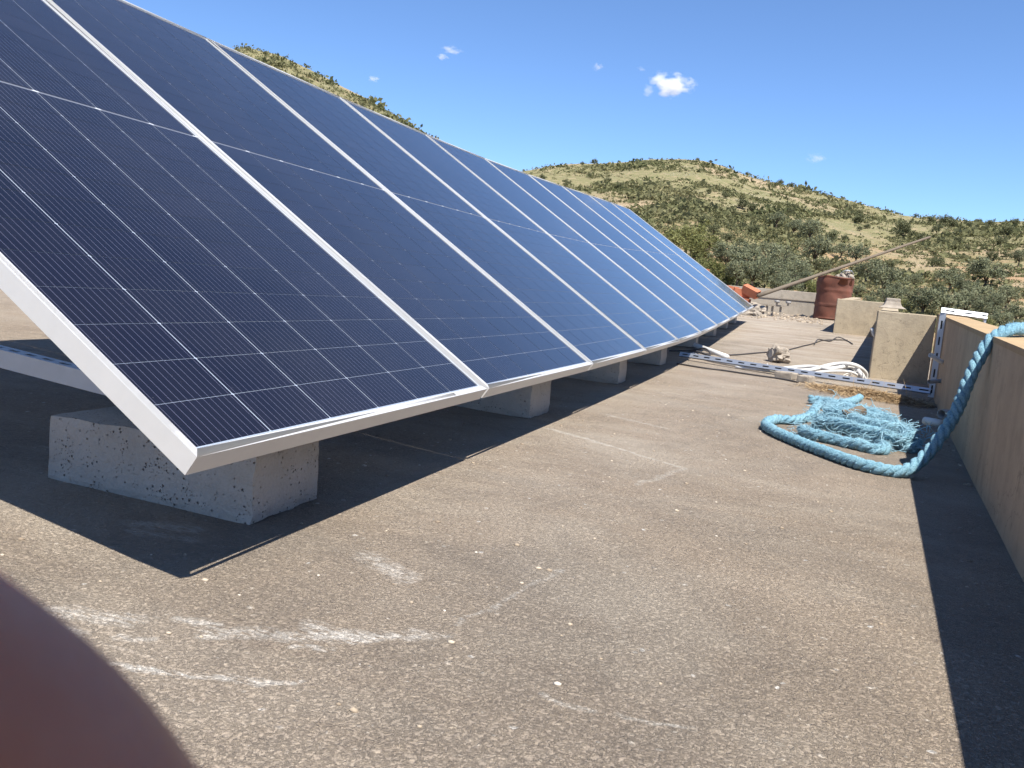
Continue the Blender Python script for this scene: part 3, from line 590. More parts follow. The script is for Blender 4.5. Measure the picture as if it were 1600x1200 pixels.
pile=[g(.80,2.68),g(.86,2.58),g(.98,2.50),g(1.06,2.44),g(1.10,2.52),g(1.03,2.72),g(.93,2.80,.02),g(.86,2.92),g(.90,3.15,.01),g(1.0,3.05,.045),g(1.08,2.85,.04),g(1.17,2.66),g(1.215,2.60),g(1.23,2.72),g(1.17,2.95),g(1.10,3.12,.02),g(1.16,3.25),g(1.08,3.40,.02),g(.98,3.30,.05),g(.92,3.02,.055),g(.99,2.82,.06),g(1.10,2.70,.055),g(1.16,2.80,.05),g(1.08,3.02,.07),g(.98,3.18,.06),g(.92,3.42,.03),g(.93,3.66,.02),g(.88,3.88),g(.82,3.86)]
pile2=[g(.86,2.80,.03),g(.95,2.66,.05),g(1.06,2.58,.05),g(1.15,2.58,.03),g(1.19,2.70,.045),g(1.10,2.90,.06),g(1.02,2.95,.07),g(.95,2.88,.07),g(.90,2.98,.06)]
rope=empty('blue_rope',(1.0,2.6,roof_z(1,2.6)),label='thick frayed blue rope piled on the floor and hung over the parapet',cat='rope'); ro=-Vector(rope.location)
FV=[];FF=[]
def strands(path,R,twist,name,fuzz,fl,ns=3,sd=0):
    P=catmull(path,5)
    if sd>1: P=[p+Vector((.022*mnoise.noise(p*9+Vector((sd,0,0))),.03*mnoise.noise(p*9+Vector((0,sd,0))),max(-.004,.012*mnoise.noise(p*11)))) for p in P]
    out=[P[0]]; acc=0; step=.0085
    for a,b in zip(P[:-1],P[1:]):
        L=(b-a).length; n=max(1,int(round(L/step)))
        for i in range(1,n+1): out.append(a+(b-a)*(i/n))
    P=out; N=len(P); up=Vector((0,0,1)); frames=[]
    for i in range(N):
        t=(P[min(i+2,N-1)]-P[max(i-2,0)]).normalized(); a=t.cross(up)
        a=a.normalized() if a.length>1e-4 else Vector((1,0,0)); up=a.cross(t).normalized(); frames.append((a,up))
    o0=Vector(rope.location)
    for s in range(ns):
        pts=[];rad=[]
        for i in range(N):
            an=2*math.pi*(s/ns+i*step/twist); wob=1+.10*mnoise.noise(P[i]*30+Vector((s*3,sd,0))); a,u=frames[i]
            pts.append(P[i]+(a*math.cos(an)+u*math.sin(an))*R*.50*wob+ro); rad.append(R*.54*(1+.28*mnoise.noise(P[i]*105+Vector((s*5,1,sd)))))
        m=MB(); m.tube(pts,rad,8); ob(name,m.me(name,True),MROPE,rope)
    for _ in range(int(fuzz*N)):
        i=random.randrange(N); a,u=frames[i]; an=random.uniform(0,6.283); d=(a*math.cos(an)+u*math.sin(an)); t=(P[min(i+1,N-1)]-P[max(i-1,0)]).normalized()
        p=P[i]+d*R*random.uniform(.72,1.0)+ro; e=(d*random.uniform(.3,1)+t*random.gauss(0,1)+Vector((0,0,random.gauss(0,.4)))).normalized()*fl*random.uniform(.4,1.3); w=e.cross(d).normalized()*.0007
        q=[p-w,p+w,p+e]; 
        mn=min(v.z for v in q)+rope.location.z-roof_z(p.x+1,p.y+2.6)
        if mn<.001: q=[v+Vector((0,0,.001-mn)) for v in q] if mn>-.02 else q
        b=len(FV); FV.extend(v[:] for v in q); FF.append((b,b+1,b+2))
strands(main,RR_,.095,'rope_strand',9,.010,sd=1)
strands(pile,RR_*1.02,.12,'rope_strand',30,.022,sd=5)
strands(pile2,RR_*.95,.13,'rope_strand',34,.026,sd=9)
ym=MB()
for k in range(420):
    P0=Vector(random.choice(pile[:-2]+pile2+pile2))+Vector((random.gauss(0,.03),random.gauss(0,.05),random.uniform(.0,.022))); d=Vector((random.gauss(0,1),random.gauss(0,1),random.gauss(0,.25))).normalized(); pts=[]
    for j in range(random.randint(6,12)):
        d=(d+Vector((random.gauss(0,.5),random.gauss(0,.5),random.gauss(0,.25)))).normalized(); P0=P0+d*.011; P0.z=min(max(P0.z,roof_z(P0.x,P0.y)+.006),roof_z(P0.x,P0.y)+.115); pts.append(P0+ro)
    ym.tube(pts,random.uniform(.0008,.0016),4)
ob('loose_yarn',ym.me('loose_yarn',True),MFUZZ,rope,kind='stuff')
ob('frayed_fibres',npmesh('frayed_fibres',FV,FF),MFUZZ,rope,kind='stuff')
o=ob('wood_scrap',rough_block('wood_scrap',.09,.045,.03,90,.006,3),MWOOD,label='dark brown scrap poking out of the blue rope pile',cat='scrap'); o.location=(1.0,2.86,roof_z(1,2.9)+.085); o.rotation_euler=(.2,-.25,.4)

# ------------------------------------------------------------------ rusty drum, pole, bricks at the far end
DX,DY=1.08,14.62; dz=roof_z(DX,DY); drum=empty('rusty_drum',(DX,DY,dz),label='dented rusty red oil drum standing at the far end of the roof',cat='drum')
prof=[(.283,0),(.292,.006),(.292,.018),(.286,.026)]
for z in np.arange(.04,.70,.022):
    d_=min(abs(z-.24),abs(z-.49)); prof.append((.286+.011*max(0,1-d_/.026),z))
prof+=[(.286,.705),(.293,.715),(.293,.728),(.286,.735)]
NS=48; V=[];F=[]
for r_,z in prof:
    for j in range(NS):
        a=2*math.pi*j/NS; dn=mnoise.noise(Vector((math.cos(a)*1.6,math.sin(a)*1.6,z*4))); k=.010+.045*max(0,(z-.45)/.3)
        rr=r_+dn*k-.03*max(0,mnoise.noise(Vector((a*1.3,z*5,3)))) ; zz=z+(.035*mnoise.noise(Vector((math.cos(a)*1.3,math.sin(a)*1.3,8)))-.015 if z>.69 else 0)
        V.append((rr*math.cos(a),rr*math.sin(a),zz))
n=len(prof)
for i in range(n-1):
    for j in range(NS): F.append((i*NS+j,i*NS+(j+1)%NS,(i+1)*NS+(j+1)%NS,(i+1)*NS+j))
b=len(V); V+=[(V[(n-1)*NS+j][0]*.96,V[(n-1)*NS+j][1]*.96,.60) for j in range(NS)]
for j in range(NS): F.append(((n-1)*NS+j,(n-1)*NS+(j+1)%NS,b+(j+1)%NS,b+j))
F.append(tuple(b+j for j in range(NS)))
mm=MB(); mm.V=V; mm.F=F; ob('shell',mm.me('shell',True),MRUST,drum)
for k,(a,rx) in enumerate(((.12,.33),(.2,.1),(.17,.55),(.1,.8))):
    o=ob('rubble_stone',rock_mesh('rubble_stone',.075,.06,.045,20+k*3,.35,3),MSTONE,label=['pale stone heaped on the rusty drum, rightmost','pale stone heaped on the rusty drum, in the middle','pale stone on top of the heap on the rusty drum','pale stone heaped on the rusty drum, leftmost'][k],cat='stone',group='stones on the drum'); o.location=(DX+[.21,.10,.16,.02][k],DY-[.10,.14,.06,.12][k],dz+[.735,.72,.79,.70][k]); o.rotation_euler=(k*.4,k,.3*k)
m=MB()
for k in range(4): m.tube(catmull([(-.1+.05*k,-.05,0),(-.02+.03*k,-.1,.06),(.08,-.02+.02*k,.05),(.12,.05,0)],5),.006,6)
o=ob('wire_scrap',m.me('wire_scrap',True),MZINC,label='twist of pale wire lying over the stones on the rusty drum',cat='wire'); o.location=(DX+.15,DY-.08,dz+.775)
PA=Vector((.0,13.4,.718)); PB=Vector((2.587,16.128,2.025)); d=(PB-PA)
m=MB(); m.tube([d*t for t in np.linspace(-.03,1,14)],[.032-.012*t for t in np.linspace(0,1,14)],10); o=ob('long_pole',m.me('long_pole',True),MWOOD,label='long thin pole leaning across the rusty drum and pointing past the hillside',cat='pole'); o.location=PA
# hollow terracotta bricks
def hollow_brick(name,lx=.27,ly=.13,lz=.13):
    bm=bmesh.new(); n=3; wx_=.014
    m=MB(); m.box(-lx/2,lx/2,-ly/2,-ly/2+wx_,0,lz); m.box(-lx/2,lx/2,ly/2-wx_,ly/2,0,lz); m.box(-lx/2,lx/2,-ly/2+wx_,ly/2-wx_,0,wx_); m.box(-lx/2,lx/2,-ly/2+wx_,ly/2-wx_,lz-wx_,lz)
    m.box(-lx/2+.001,lx/2-.001,-.006,.006,wx_,lz-wx_); m.box(-lx/2+.002,lx/2-.002,-ly/2+wx_,-.006,lz/2-.006,lz/2+.006); m.box(-lx/2+.002,lx/2-.002,.006,ly/2-wx_,lz/2-.006,lz/2+.006)
    bm.free(); return m.me(name)
dm=ob('rubble_mound',rock_mesh('rubble_mound',.50,.30,.20,77.,.3,4,3.),MSTONE,label='low mound of broken mortar under the brick pile at the far panels',cat='rubble'); dm.location=(-.42,13.62,roof_z(-.42,13.6)+.02)
HB=hollow_brick('hollow_brick'); HB.materials.append(MBRICK)
BR=[(-.22,13.5,.32,(.25,.38,-.35),'whole orange hollow brick tipped on top of the brick pile'),(-.36,13.55,.27,(.1,.15,.2),'orange hollow brick under the tipped one in the brick pile'),(-.34,13.5,.13,(0,.05,-.3),'hollow brick at the bottom front of the brick pile'),(-.62,13.66,.15,(.05,0,.5),'hollow brick at the bottom left of the brick pile'),(-.55,13.6,.30,(0,.1,.1),'hollow brick on the left shoulder of the brick pile'),(-.80,13.72,.04,(0,0,.1),'hollow brick at the hidden back of the brick pile')]
for x,y,z,r_,lab in BR:
    o=ob('hollow_brick',HB,None,label=lab,cat='brick',group='bricks piled at the far end of the panels'); o.location=(x,y,roof_z(x,y)+z); o.rotation_euler=r_
for k,(x,y,z,s) in enumerate(((-.10,13.45,.09,.10),(-.30,13.42,.06,.09),(-.05,13.3,.03,.07),(-.48,13.5,.08,.11))):
    o=ob('rubble_stone',rock_mesh('rubble_stone',s,s*.8,s*.7,31+k*4,.35,3),MSTONE,label=['pale stone under the tipped brick, right foot of the pile','pale stone in front of the brick pile','small stone at the foot of the leaning pole','pale stone among the lower bricks, left'][k],cat='stone',group='stones by the bricks'); o.location=(x,y,roof_z(x,y)+z)
ch=empty('brick_chimney',(-1.08,14.0,roof_z(-1.08,14)),label='small red brick stub peeping over the far edge of the panels',cat='brick stub')
bmh=MB(); bmh.box(-.12,.12,-.055,.055,0,.075); BK=bmh.me('brick'); BK.materials.append(MBRICK)
for i in range(8):
    o=ob('brick',BK,None,ch); o.location=(.004*(-1)**i,0,i*.083)
# low stand with two cups
stn=empty('low_stand',(.17,14.0,roof_z(.17,14.)),label='low board on short legs with two small cups, before the far wall',cat='stand')
m=MB(); m.box(-.24,.24,-.06,.06,.16,.185); ob('board',m.me('board'),MSTONE,stn)
for x in (-.12,-.03,.1):
    m=MB(); m.box(x-.018,x+.018,-.02,.02,0,.16); ob('leg',m.me('leg'),MFARW,stn)
for x,lab in ((.03,'left small grey cup standing on the low board by the far wall'),(.21,'right small grey cup standing on the low board by the far wall')):
    m=MB(); m.tube([(0,0,0),(0,0,.035),(0,0,.04),(0,0,.075)],[.018,.016,.04,.045],12); o=ob('small_cup',m.me('small_cup',True),MGREYP,label=lab,cat='cup',group='cups on the board'); o.location=(.17+x,14.0,roof_z(.17,14)+.185)

# ------------------------------------------------------------------ trees
ZONES=['in the grove beyond the corner wall', 'in the thicket beyond the far panels', 'on the hillside right of the pole', 'on the middle slope above the rusty drum', 'on the rocky slope above the far panels', 'on the skyline of the hills', 'on the soil around the rusty drum']
TREES=[(-90.8, 280.0, 2.9, 's', 4, 0, 22), (-78.4, 268.0, 2.75, 's', 4, 1, 22), (-105.6, 381.8, 2.03, 's', 4, 2, 22), (-78.2, 294.1, 2.1, 's', 4, 3, 22), (-99.4, 379.3, 3.39, 's', 4, 4, 22), (-69.1, 283.3, 2.58, 's', 4, 5, 22), (-58.5, 255.8, 2.58, 's', 4, 6, 22), (-52.5, 257.5, 1.44, 's', 4, 7, 22), (-52.0, 269.4, 2.14, 's', 4, 8, 22), (-36.6, 195.1, 1.36, 's', 4, 9, 22), (-33.3, 192.8, 1.53, 's', 4, 10, 22), (-29.3, 178.3, 1.41, 's', 4, 11, 22), (-24.0, 151.3, 2.39, 's', 4, 12, 22), (-31.6, 204.2, 1.81, 's', 4, 13, 22), (-24.2, 167.5, 1.65, 's', 4, 14, 22), (-27.1, 192.4, 1.89, 's', 4, 15, 22), (-21.5, 168.6, 1.65, 's', 4, 16, 22), (-23.0, 183.3, 2.5, 's', 4, 17, 22), (-32.6, 261.2, 1.78, 's', 4, 18, 22), (-19.4, 170.8, 2.49, 's', 4, 19, 22), (-27.4, 257.7, 2.0, 's', 4, 20, 22), (-21.3, 221.8, 1.71, 's', 4, 21, 22), (-14.8, 141.3, 2.2, 's', 1, 0, 4), (-15.7, 161.2, 2.5, 's', 1, 1, 4), (-12.9, 159.3, 1.84, 's', 1, 2, 4), (-3.2, 144.8, 1.78, 's', 1, 3, 4), (-15.6, 189.1, 1.82, 's', 3, 0, 21), (-21.3, 248.5, 3.35, 's', 3, 1, 21), (-17.6, 220.9, 1.27, 's', 3, 2, 21), (-33.4, 389.7, 2.24, 's', 3, 3, 21), (-18.3, 244.6, 2.81, 's', 3, 4, 21), (-12.9, 182.8, 2.45, 's', 3, 5, 21), (-15.3, 213.3, 1.43, 's', 3, 6, 21), (-13.2, 202.5, 1.16, 's', 3, 7, 21), (-15.4, 238.0, 2.27, 's', 3, 8, 21), (-18.6, 378.2, 2.87, 's', 3, 9, 21), (-9.2, 256.0, 2.66, 's', 3, 10, 21), (-14.4, 382.0, 2.45, 's', 3, 11, 21), (-4.2, 386.1, 1.59, 's', 3, 12, 21), (2.8, 208.0, 2.91, 's', 3, 13, 21), (5.7, 214.9, 1.99, 's', 3, 14, 21), (10.7, 309.3, 2.57, 's', 3, 15, 21), (10.2, 277.4, 3.17, 's', 3, 16, 21), (10.3, 263.3, 1.65, 's', 3, 17, 21), (12.5, 269.4, 1.68, 's', 3, 18, 21), (21.6, 260.6, 5.44, 's', 3, 19, 21), (32.0, 347.4, 1.88, 's', 3, 20, 21), (-56.8, 398.0, 1.71, 's', 5, 0, 1), (-16.4, 116.7, 4.36, 'b', 1, 0, 5), (-12.8, 105.9, 3.94, 'b', 1, 1, 5), (-9.2, 85.2, 2.83, 'b', 1, 2, 5), (-7.5, 83.7, 2.44, 'b', 1, 3, 5), (0.8, 81.1, 2.29, 'b', 1, 4, 5), (-9.2, 101.1, 2.94, 'o', 1, 0, 15), (-6.3, 82.3, 2.23, 'o', 1, 1, 15), (-6.8, 94.3, 3.09, 'o', 1, 2, 15), (-7.8, 116.6, 2.69, 'o', 1, 3, 15), (-4.9, 83.4, 2.41, 'o', 1, 4, 15), (-4.7, 94.9, 2.55, 'o', 1, 5, 15), (-7.0, 133.9, 2.56, 'o', 1, 6, 15), (-6.6, 152.2, 2.46, 'o', 1, 7, 15), (-2.9, 85.0, 2.44, 'o', 1, 8, 15), (-3.6, 103.5, 3.35, 'o', 1, 9, 15), (-1.8, 76.6, 2.19, 'o', 1, 10, 15), (-1.7, 92.2, 3.15, 'o', 1, 11, 15), (-0.5, 82.1, 2.02, 'o', 1, 12, 15), (-1.9, 188.0, 4.24, 'o', 1, 13, 15), (0.2, 141.4, 4.64, 'o', 1, 14, 15), (-10.2, 218.4, 3.94, 'o', 3, 0, 2), (-5.4, 207.0, 3.71, 'o', 3, 1, 2), (1.2, 118.7, 2.56, 's', 6, 0, 3), (10.7, 166.4, 2.14, 's', 6, 1, 3), (12.5, 165.1, 2.41, 's', 6, 2, 3), (4.3, 173.5, 2.74, 'o', 6, 0, 7), (6.8, 164.3, 3.49, 'o', 6, 1, 7), (4.7, 91.0, 1.43, 'o', 6, 2, 7), (6.4, 111.5, 2.78, 'o', 6, 3, 7), (5.2, 75.5, 1.39, 'o', 6, 4, 7), (7.5, 98.7, 3.17, 'o', 6, 5, 7), (6.8, 82.2, 2.26, 'o', 6, 6, 7), (9.0, 96.9, 1.86, 'o', 0, 0, 15), (13.1, 127.1, 1.96, 'o', 0, 1, 15), (8.9, 74.4, 2.7, 'o', 0, 2, 15), (10.6, 75.9, 2.05, 'o', 0, 3, 15), (17.7, 128.8, 3.0, 'o', 0, 4, 15), (18.8, 123.2, 2.31, 'o', 0, 5, 15), (13.1, 81.8, 2.34, 'o', 0, 6, 15), (15.6, 92.5, 2.63, 'o', 0, 7, 15), (23.3, 137.2, 4.49, 'o', 0, 8, 15), (13.9, 77.3, 1.78, 'o', 0, 9, 15), (16.1, 86.8, 2.0, 'o', 0, 10, 15), (13.9, 70.8, 1.5, 'o', 0, 11, 15), (19.0, 97.8, 2.75, 'o', 0, 12, 15), (16.2, 77.4, 1.77, 'o', 0, 13, 15), (14.0, 64.9, 1.25, 'o', 0, 14, 15), (25.5, 249.9, 3.38, 's', 2, 0, 19), (35.5, 333.3, 3.0, 's', 2, 1, 19), (31.3, 275.1, 2.96, 's', 2, 2, 19), (21.5, 177.4, 2.39, 's', 2, 3, 19), (28.6, 238.8, 2.78, 's', 2, 4, 19), (37.7, 314.8, 3.95, 's', 2, 5, 19), (33.3, 266.4, 2.38, 's', 2, 6, 19), (38.1, 297.3, 4.25, 's', 2, 7, 19), (33.0, 241.3, 2.37, 's', 2, 8, 19), (32.5, 223.7, 1.67, 's', 2, 9, 19), (40.9, 288.4, 3.59, 's', 2, 10, 19), (49.4, 324.2, 2.3, 's', 2, 11, 19), (37.3, 231.8, 1.31, 's', 2, 12, 19), (47.7, 293.0, 3.62, 's', 2, 13, 19), (33.6, 196.5, 2.6, 's', 2, 14, 19), (41.4, 234.1, 2.67, 's', 2, 15, 19), (45.7, 254.3, 3.79, 's', 2, 16, 19), (37.6, 204.7, 2.34, 's', 2, 17, 19), (56.6, 305.6, 2.67, 's', 2, 18, 19), (36.2, 185.1, 3.07, 'o', 2, 0, 1), (8.3, 78.7, 1.29, 'b', 0, 0, 3), (11.7, 69.8, 1.37, 'b', 0, 1, 3), (11.7, 64.4, 1.26, 'b', 0, 2, 3), (14.7, 114.5, 1.85, 's', 0, 0, 2), (23.1, 167.5, 1.8, 's', 0, 1, 2)]

def leaf_crown(name,seed,nclump,nleaf,ell,zc,leaf,spread,shell=.55,flat=0.):
    r=np.random.default_rng(seed); C=[]
    while len(C)<nclump:
        p=r.normal(size=3); p/=np.linalg.norm(p); p*=r.uniform(shell,1)**.7
        if p[2]<-.75+flat: continue
        C.append(p*np.array(ell)*(1+.25*r.normal()))
    C=np.array(C); tone=r.uniform(0,1,nclump)
    idx=r.integers(0,nclump,nleaf); P=C[idx]+r.normal(size=(nleaf,3))*spread*(.6+.8*r.random((nclump,1))[idx]); P[:,2]+=zc
    P[:,2]=np.maximum(P[:,2],.02)
    a=r.normal(size=(nleaf,3)); a/=np.linalg.norm(a,axis=1)[:,None]; b=np.cross(a,r.normal(size=(nleaf,3))); b/=np.linalg.norm(b,axis=1)[:,None]
    L=leaf*r.uniform(.6,1.4,(nleaf,1)); a=a*L; b=b*L*.42
    V=np.stack([P-a,P+b,P+a,P-b],1).reshape(-1,3); F=np.arange(4*nleaf).reshape(-1,4)
    return npmesh(name,V,F,np.clip(tone[idx]*.7+.3*r.random(nleaf),0,1))
def trunk_mesh(name,seed,h,ell,zc,r0=.045,limbs=5):
    r=random.Random(seed); m=MB(); lean=Vector((r.uniform(-.06,.06),r.uniform(-.06,.06),0))
    fork=Vector((0,0,h))+lean; m.tube([(0,0,-.12),(0,0,0),(lean*.4+Vector((0,0,h*.5)))[:],fork[:]],[r0*1.5,r0*1.2,r0*.95,r0*.8],7)
    for k in range(limbs):
        a=6.283*k/limbs+r.uniform(-.4,.4); e=Vector((math.cos(a)*ell[0]*.7,math.sin(a)*ell[1]*.7,zc+r.uniform(-.05,.2)))
        md=fork.lerp(e,.5)+Vector((r.uniform(-.05,.05),r.uniform(-.05,.05),.04)); m.tube([(fork-Vector((0,0,.02)))[:],md[:],e[:]],[r0*.6,r0*.38,r0*.14],5)
    return m.me(name,True)
ML={'o':m_leaf('olive_leaf',(.165,.18,.108),(.28,.29,.18)),'s':m_leaf('evergreen_leaf',(.12,.128,.070),(.20,.205,.115)),'b':m_leaf('bright_leaf',(.17,.18,.068),(.27,.27,.12))}
MTRUNK=m_simple('olive_bark',(.11,.085,.06),.95,0,.3,6)
PROTO={'o':[(leaf_crown('crown',s,46,2600,(.44,.44,.27),.60,.034,.055),trunk_mesh('trunk',s,.27,(.44,.44),.58)) for s in (1,2,3,4)],
 's':[(leaf_crown('crown',s,30,1500,(.42,.42,.36),.40,.042,.065,.3,.1),trunk_mesh('trunk',s,.12,(.35,.35),.36,.03,4)) for s in (11,12,13)],
 'b':[(leaf_crown('crown',s,70,3600,(.46,.46,.36),.44,.03,.055,.4,.1),trunk_mesh('trunk',s,.15,(.4,.4),.4,.04,5)) for s in (21,22)]}
for k,l in PROTO.items():
    for c_,t_ in l: c_.materials.append(ML[k]); t_.materials.append(MTRUNK)
ORDN='leftmost,second,third,fourth,fifth,sixth,seventh,eighth,ninth,tenth,eleventh,twelfth,thirteenth,fourteenth,fifteenth,sixteenth,seventeenth,eighteenth,nineteenth,twentieth,twenty-first,twenty-second,twenty-third'.split(',')
NAME={'o':('olive_tree','grey-green olive tree','tree'),'s':('evergreen_shrub','dark round shrub','shrub'),'b':('leafy_bush','bright green leafy bush','bush')}
for i,(x,y,w,k,z,nth,tot) in enumerate(TREES):
    nm,desc,cat=NAME[k]; lab=f'{desc} {ZONES[z]}' if tot==1 else f'{desc} {ZONES[z]}, {ORDN[nth]}'+('' if nth==0 else ' from left')
    T_=empty(nm,(x,y,ground_z(x,y)-.03*w),(0,0,random.uniform(0,6.28)),label=lab,cat=cat,group={'o':'olive trees','s':'evergreen shrubs','b':'leafy bushes'}[k]+' '+ZONES[z])
    sc=w*random.uniform(1.05,1.25); T_.scale=(sc*random.uniform(.9,1.1),sc*random.uniform(.9,1.1),sc*random.uniform(.9,1.1))
    c_,t_=PROTO[k][i%len(PROTO[k])]; ob('crown',c_,None,T_); ob('trunk',t_,None,T_)
# scrub carpet on the hills
SV=[];SF=[];ST=[]
def scrub(n,a0,a1,seed,emin=.02,size=(.45,1.25),thr=(-.35,.45),nl=16):
    r=random.Random(seed); nr_=np.random.default_rng(seed); cnt=0; g_=np.linspace(62,435,260)
    while cnt<n:
        az=r.uniform(a0,a1); R=float(ridge(az)); rr=g_[g_<=R]; ev=elev(rr,np.full_like(rr,az)); lo=ev[0]+emin*0; e_=r.uniform(lo,ev[-1]+.0002); rad=float(np.interp(e_,ev,rr))
        x=CAM.x+rad*math.sin(math.radians(az)); y=CAM.y+rad*math.cos(math.radians(az))
        dn=.9*mnoise.noise(Vector((x*.018,y*.018,2.)))+.9*mnoise.noise(Vector((x*.055,y*.055,5.)))+.5*mnoise.noise(Vector((x*.16,y*.16,8.)))
        if dn<r.uniform(*thr): continue
        s=r.uniform(*size)*(1.9 if r.random()<.10 else 1)*(1+.5*max(-.5,min(1,dn)))*(.55 if rad<110 else 1)*min(1.7,.35+rad/210); z=ground_z(x,y)
        P=nr_.normal(size=(nl,3))*np.array([.38,.38,.22])*s; P[:,2]=np.abs(P[:,2])+.05*s
        a=nr_.normal(size=(nl,3)); a/=np.linalg.norm(a,axis=1)[:,None]; b_=np.cross(a,nr_.normal(size=(nl,3))); b_/=np.linalg.norm(b_,axis=1)[:,None]
        Q=P+np.array([x,y,z]); L=s*.235; SV.append(np.stack([Q-a*L,Q+b_*L*.6,Q+a*L,Q-b_*L*.6],1).reshape(-1,3)); tn=min(1,max(0,.5+.8*mnoise.noise(Vector((x*.04,y*.04,9)))+r.gauss(0,.22))); ST.append(np.full(nl,tn)); cnt+=1
scrub(11500,-42,14,1); scrub(21000,-42,14,5,size=(.3,.75),thr=(-.6,.45),nl=9); scrub(1500,-62,-42,2); scrub(900,14,28,3)
SVn=np.concatenate(SV); ob('hill_scrub',npmesh('hill_scrub',SVn,np.arange(len(SVn)).reshape(-1,4),np.concatenate(ST)),m_leaf('scrub_leaf',(.135,.145,.070),(.28,.26,.14),.28),kind='stuff',label='low olive-green scrub covering the dry hillsides',cat='scrub')

# ------------------------------------------------------------------ clouds
def ray(px,py): return (RT*((px-800)/1336.25)-UP*((py-600)/1336.25)+FW).normalized()
CL=[(1050,132,34,17,.05,'compact bright white puffy cloud above the middle hill'),(1013,142,12,9,.016,'faint wisp of cloud just left of the bright puffy cloud'),(934,104,9,7,.02,'small lone wisp of cloud left of the bright puffy cloud'),(706,78,17,6,.02,'thin streak of cloud in the upper middle of the sky, the higher one'),(692,89,10,5,.03,'short streak of cloud just under the thin upper streak'),(584,123,10,5,.03,'tiny flat cloud near the left hill'),(1275,247,17,8,.01,'very faint wisp of cloud low over the right hill'),(1002,108,7,4,.015,'tiny faint cloud fleck above the wisp')]
for i,(px_,py_,hw,hh,den,lab) in enumerate(CL):
    D=2600.; dv=ray(px_,py_); c_=CAM+dv*D; s=D/1336.; 
    me=rock_mesh('cloud',1,1,1,i*7.,.12,3); me.polygons.foreach_set('use_smooth',[True]*len(me.polygons))
    t=NT('cloud_vapour_%d'%i); ln=t.n('ShaderNodeVectorMath',{0:t.co},operation='LENGTH').outputs['Value']
    off=t.n('ShaderNodeVectorMath',{0:t.co,1:(i*3.1,1.7,i*2.)},operation='ADD').outputs[0]
    nz=t.noise(1.7,5,.6,off); f=t.math('ADD',t.math('SUBTRACT',.62,ln),t.math('MULTIPLY',t.math('SUBTRACT',nz,.5),2.2))
    f=t.math('MULTIPLY',f,2.2,clamp=True); edge=t.math('MULTIPLY',t.math('SUBTRACT',1.,ln),4.,clamp=True)
    dn=t.math('MULTIPLY',t.math('MULTIPLY',f,edge),den)
    v=t.n('ShaderNodeVolumePrincipled',{'Color':(1,1,1,1),'Density':dn,'Anisotropy':.2}); t.t.links.new(v.outputs[0],t.out.inputs['Volume'])
    o=ob('cloud',me,t.m,label=lab,cat='cloud',group='small clouds'); o.location=c_; o.scale=(hw*s*1.25,hw*s*1.1,hh*s*1.3); o.rotation_euler=(0,math.radians(5),math.radians(-18))

# ------------------------------------------------------------------ the photographer's hand, and an unseen phone added to shade it
def cs(x,y,z): return CAM+RT*x+UP*y+FW*z        # right, up, ahead of the lens, metres
bm=bmesh.new(); bmesh.ops.create_cube(bm,size=1)
for v in bm.verts: v.co=Vector((v.co.x*.162,v.co.y*.076,v.co.z*.0085))
bmesh.ops.bevel(bm,geom=[e_ for e_ in bm.edges if abs((e_.verts[0].co-e_.verts[1].co).z)>.001],offset=.009,segments=5,affect='EDGES',profile=.5)
me=bpy.data.meshes.new('phone_body'); bm.to_mesh(me); bm.free()
phone=empty('unseen_shade_phone',label='unseen dark phone behind the lens, added to shade the finger',cat='phone'); MP=Matrix((RT,UP,-FW)).transposed().to_4x4(); MP.translation=cs(.055,.026,-.010); phone.matrix_world=MP  # out of view; sized and placed to keep the sun off the finger
bevel(ob('body',me,m_simple('phone_shell',(.03,.03,.035),.3,0,.05,10),phone),.0015,2)
bm=bmesh.new(); bmesh.ops.create_cube(bm,size=1)
for v in bm.verts: v.co=Vector((v.co.x*.150,v.co.y*.068,v.co.z*.0006+.0047))
me=bpy.data.meshes.new('screen'); bm.to_mesh(me); bm.free(); ob('screen',me,m_simple('phone_glass',(.01,.01,.012),.08,0,.02,10),phone)
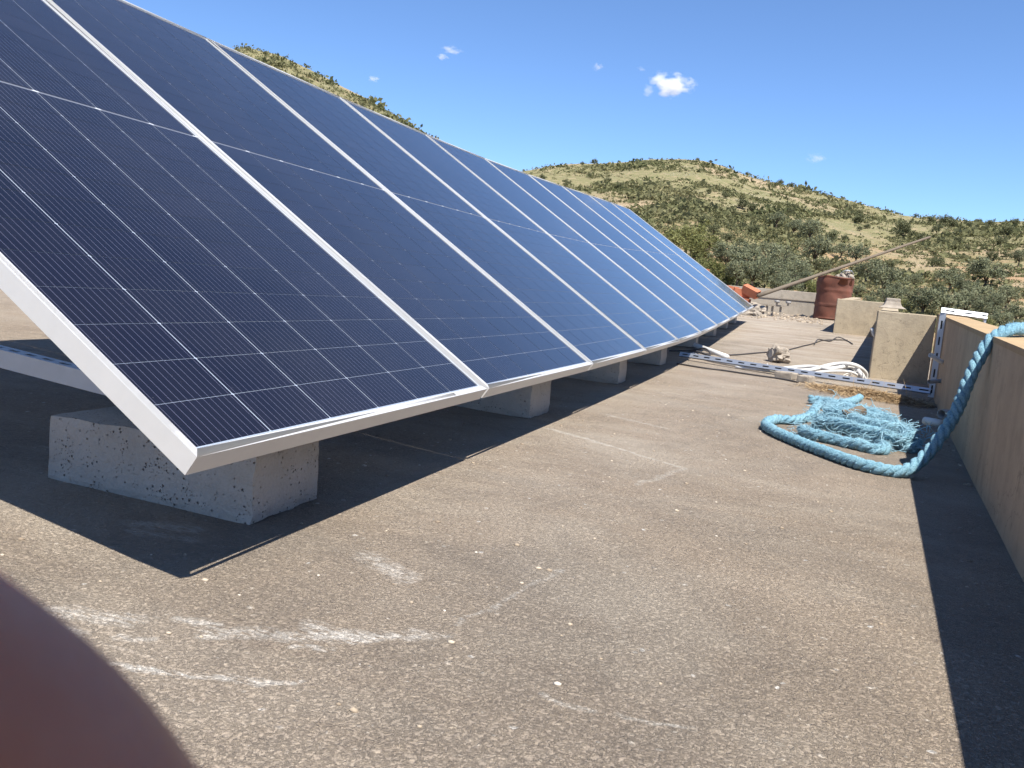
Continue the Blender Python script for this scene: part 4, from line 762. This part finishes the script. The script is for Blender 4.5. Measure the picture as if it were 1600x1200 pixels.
def skin(name,chains,mat,**k):
    bm=bmesh.new(); lay=bm.verts.layers.skin.verify(); idx={}
    root=None
    for ch_ in chains:
        prev=None
        for key,p,r_ in ch_:
            if key in idx: v=idx[key]
            else:
                v=bm.verts.new(p); v[lay].radius=(r_,r_); idx[key]=v
                if root is None: root=v; v[lay].use_root=True
            if prev is not None: 
                try: bm.edges.new((prev,v))
                except ValueError: pass
            prev=v
    me=bpy.data.meshes.new(name); bm.to_mesh(me); bm.free(); o=bpy.data.objects.new(name,me); me.materials.append(mat); link(o,**k)
    s=o.modifiers.new('skin','SKIN'); s.use_smooth_shade=True; ss=o.modifiers.new('sub','SUBSURF'); ss.levels=2; ss.render_levels=2; return o
ts=NT('skin_tone'); c=ts.mix(ts.ramp(ts.noise(60,4,.6),[(.3,0),(.7,1)]),(.52,.225,.125),(.42,.15,.08)); MSKIN=ts.bsdf(c,.5,ts.bump(ts.noise(900,3,.6),.3,.0006),Subsurface_Weight=.25,Subsurface_Radius=(.006,.002,.001),Subsurface_Scale=1.0)
# left hand: palm left of the phone, index finger lying across the lower left of the view
K=lambda key,x,y,z,r_: (key,cs(x,y,z)[:],r_)
wrist=K('w',-.105,-.120,-.035,.024); palm=K('p',-.088,-.082,-.024,.027); kn=K('k',-.072,-.052,-.012,.020)
chains=[[K('f2',-.150,-.25,-.07,.034),K('f1',-.128,-.18,-.052,.028),wrist,palm,kn],
 [kn,K('i0',-.066,-.022,.010,.0105),K('i1',-.0520,.0020,.032,.0098),K('i2',-.0350,-.0145,.0435,.0090),K('i25',-.0278,-.0222,.0448,.0104),K('i3',-.0215,-.0290,.0455,.0086),K('i4',-.0135,-.0375,.0455,.0060)],
 [palm,K('m0',-.088,-.045,.010,.0105),K('m1',-.082,-.050,.036,.0095),K('m2',-.066,-.070,.046,.0088),K('m3',-.054,-.085,.044,.0072)],
 [palm,K('r0',-.096,-.062,.004,.0100),K('r1',-.094,-.070,.030,.0090),K('r2',-.082,-.090,.038,.0084),K('r3',-.072,-.102,.034,.0070)],
 [wrist,K('l0',-.112,-.088,-.004,.0090),K('l1',-.110,-.096,.018,.0080),K('l2',-.098,-.110,.024,.0074),K('l3',-.090,-.118,.020,.0062)],
 [palm,K('t0',-.066,-.070,-.038,.0125),K('t1',-.048,-.040,-.034,.0108),K('t2',-.030,-.020,-.026,.0095),K('t3',-.020,-.010,-.0245,.0075)]]
hand=skin('hand',chains,MSKIN,label='dark reddish out-of-focus finger of the photographer covering the lower left corner',cat='hand')
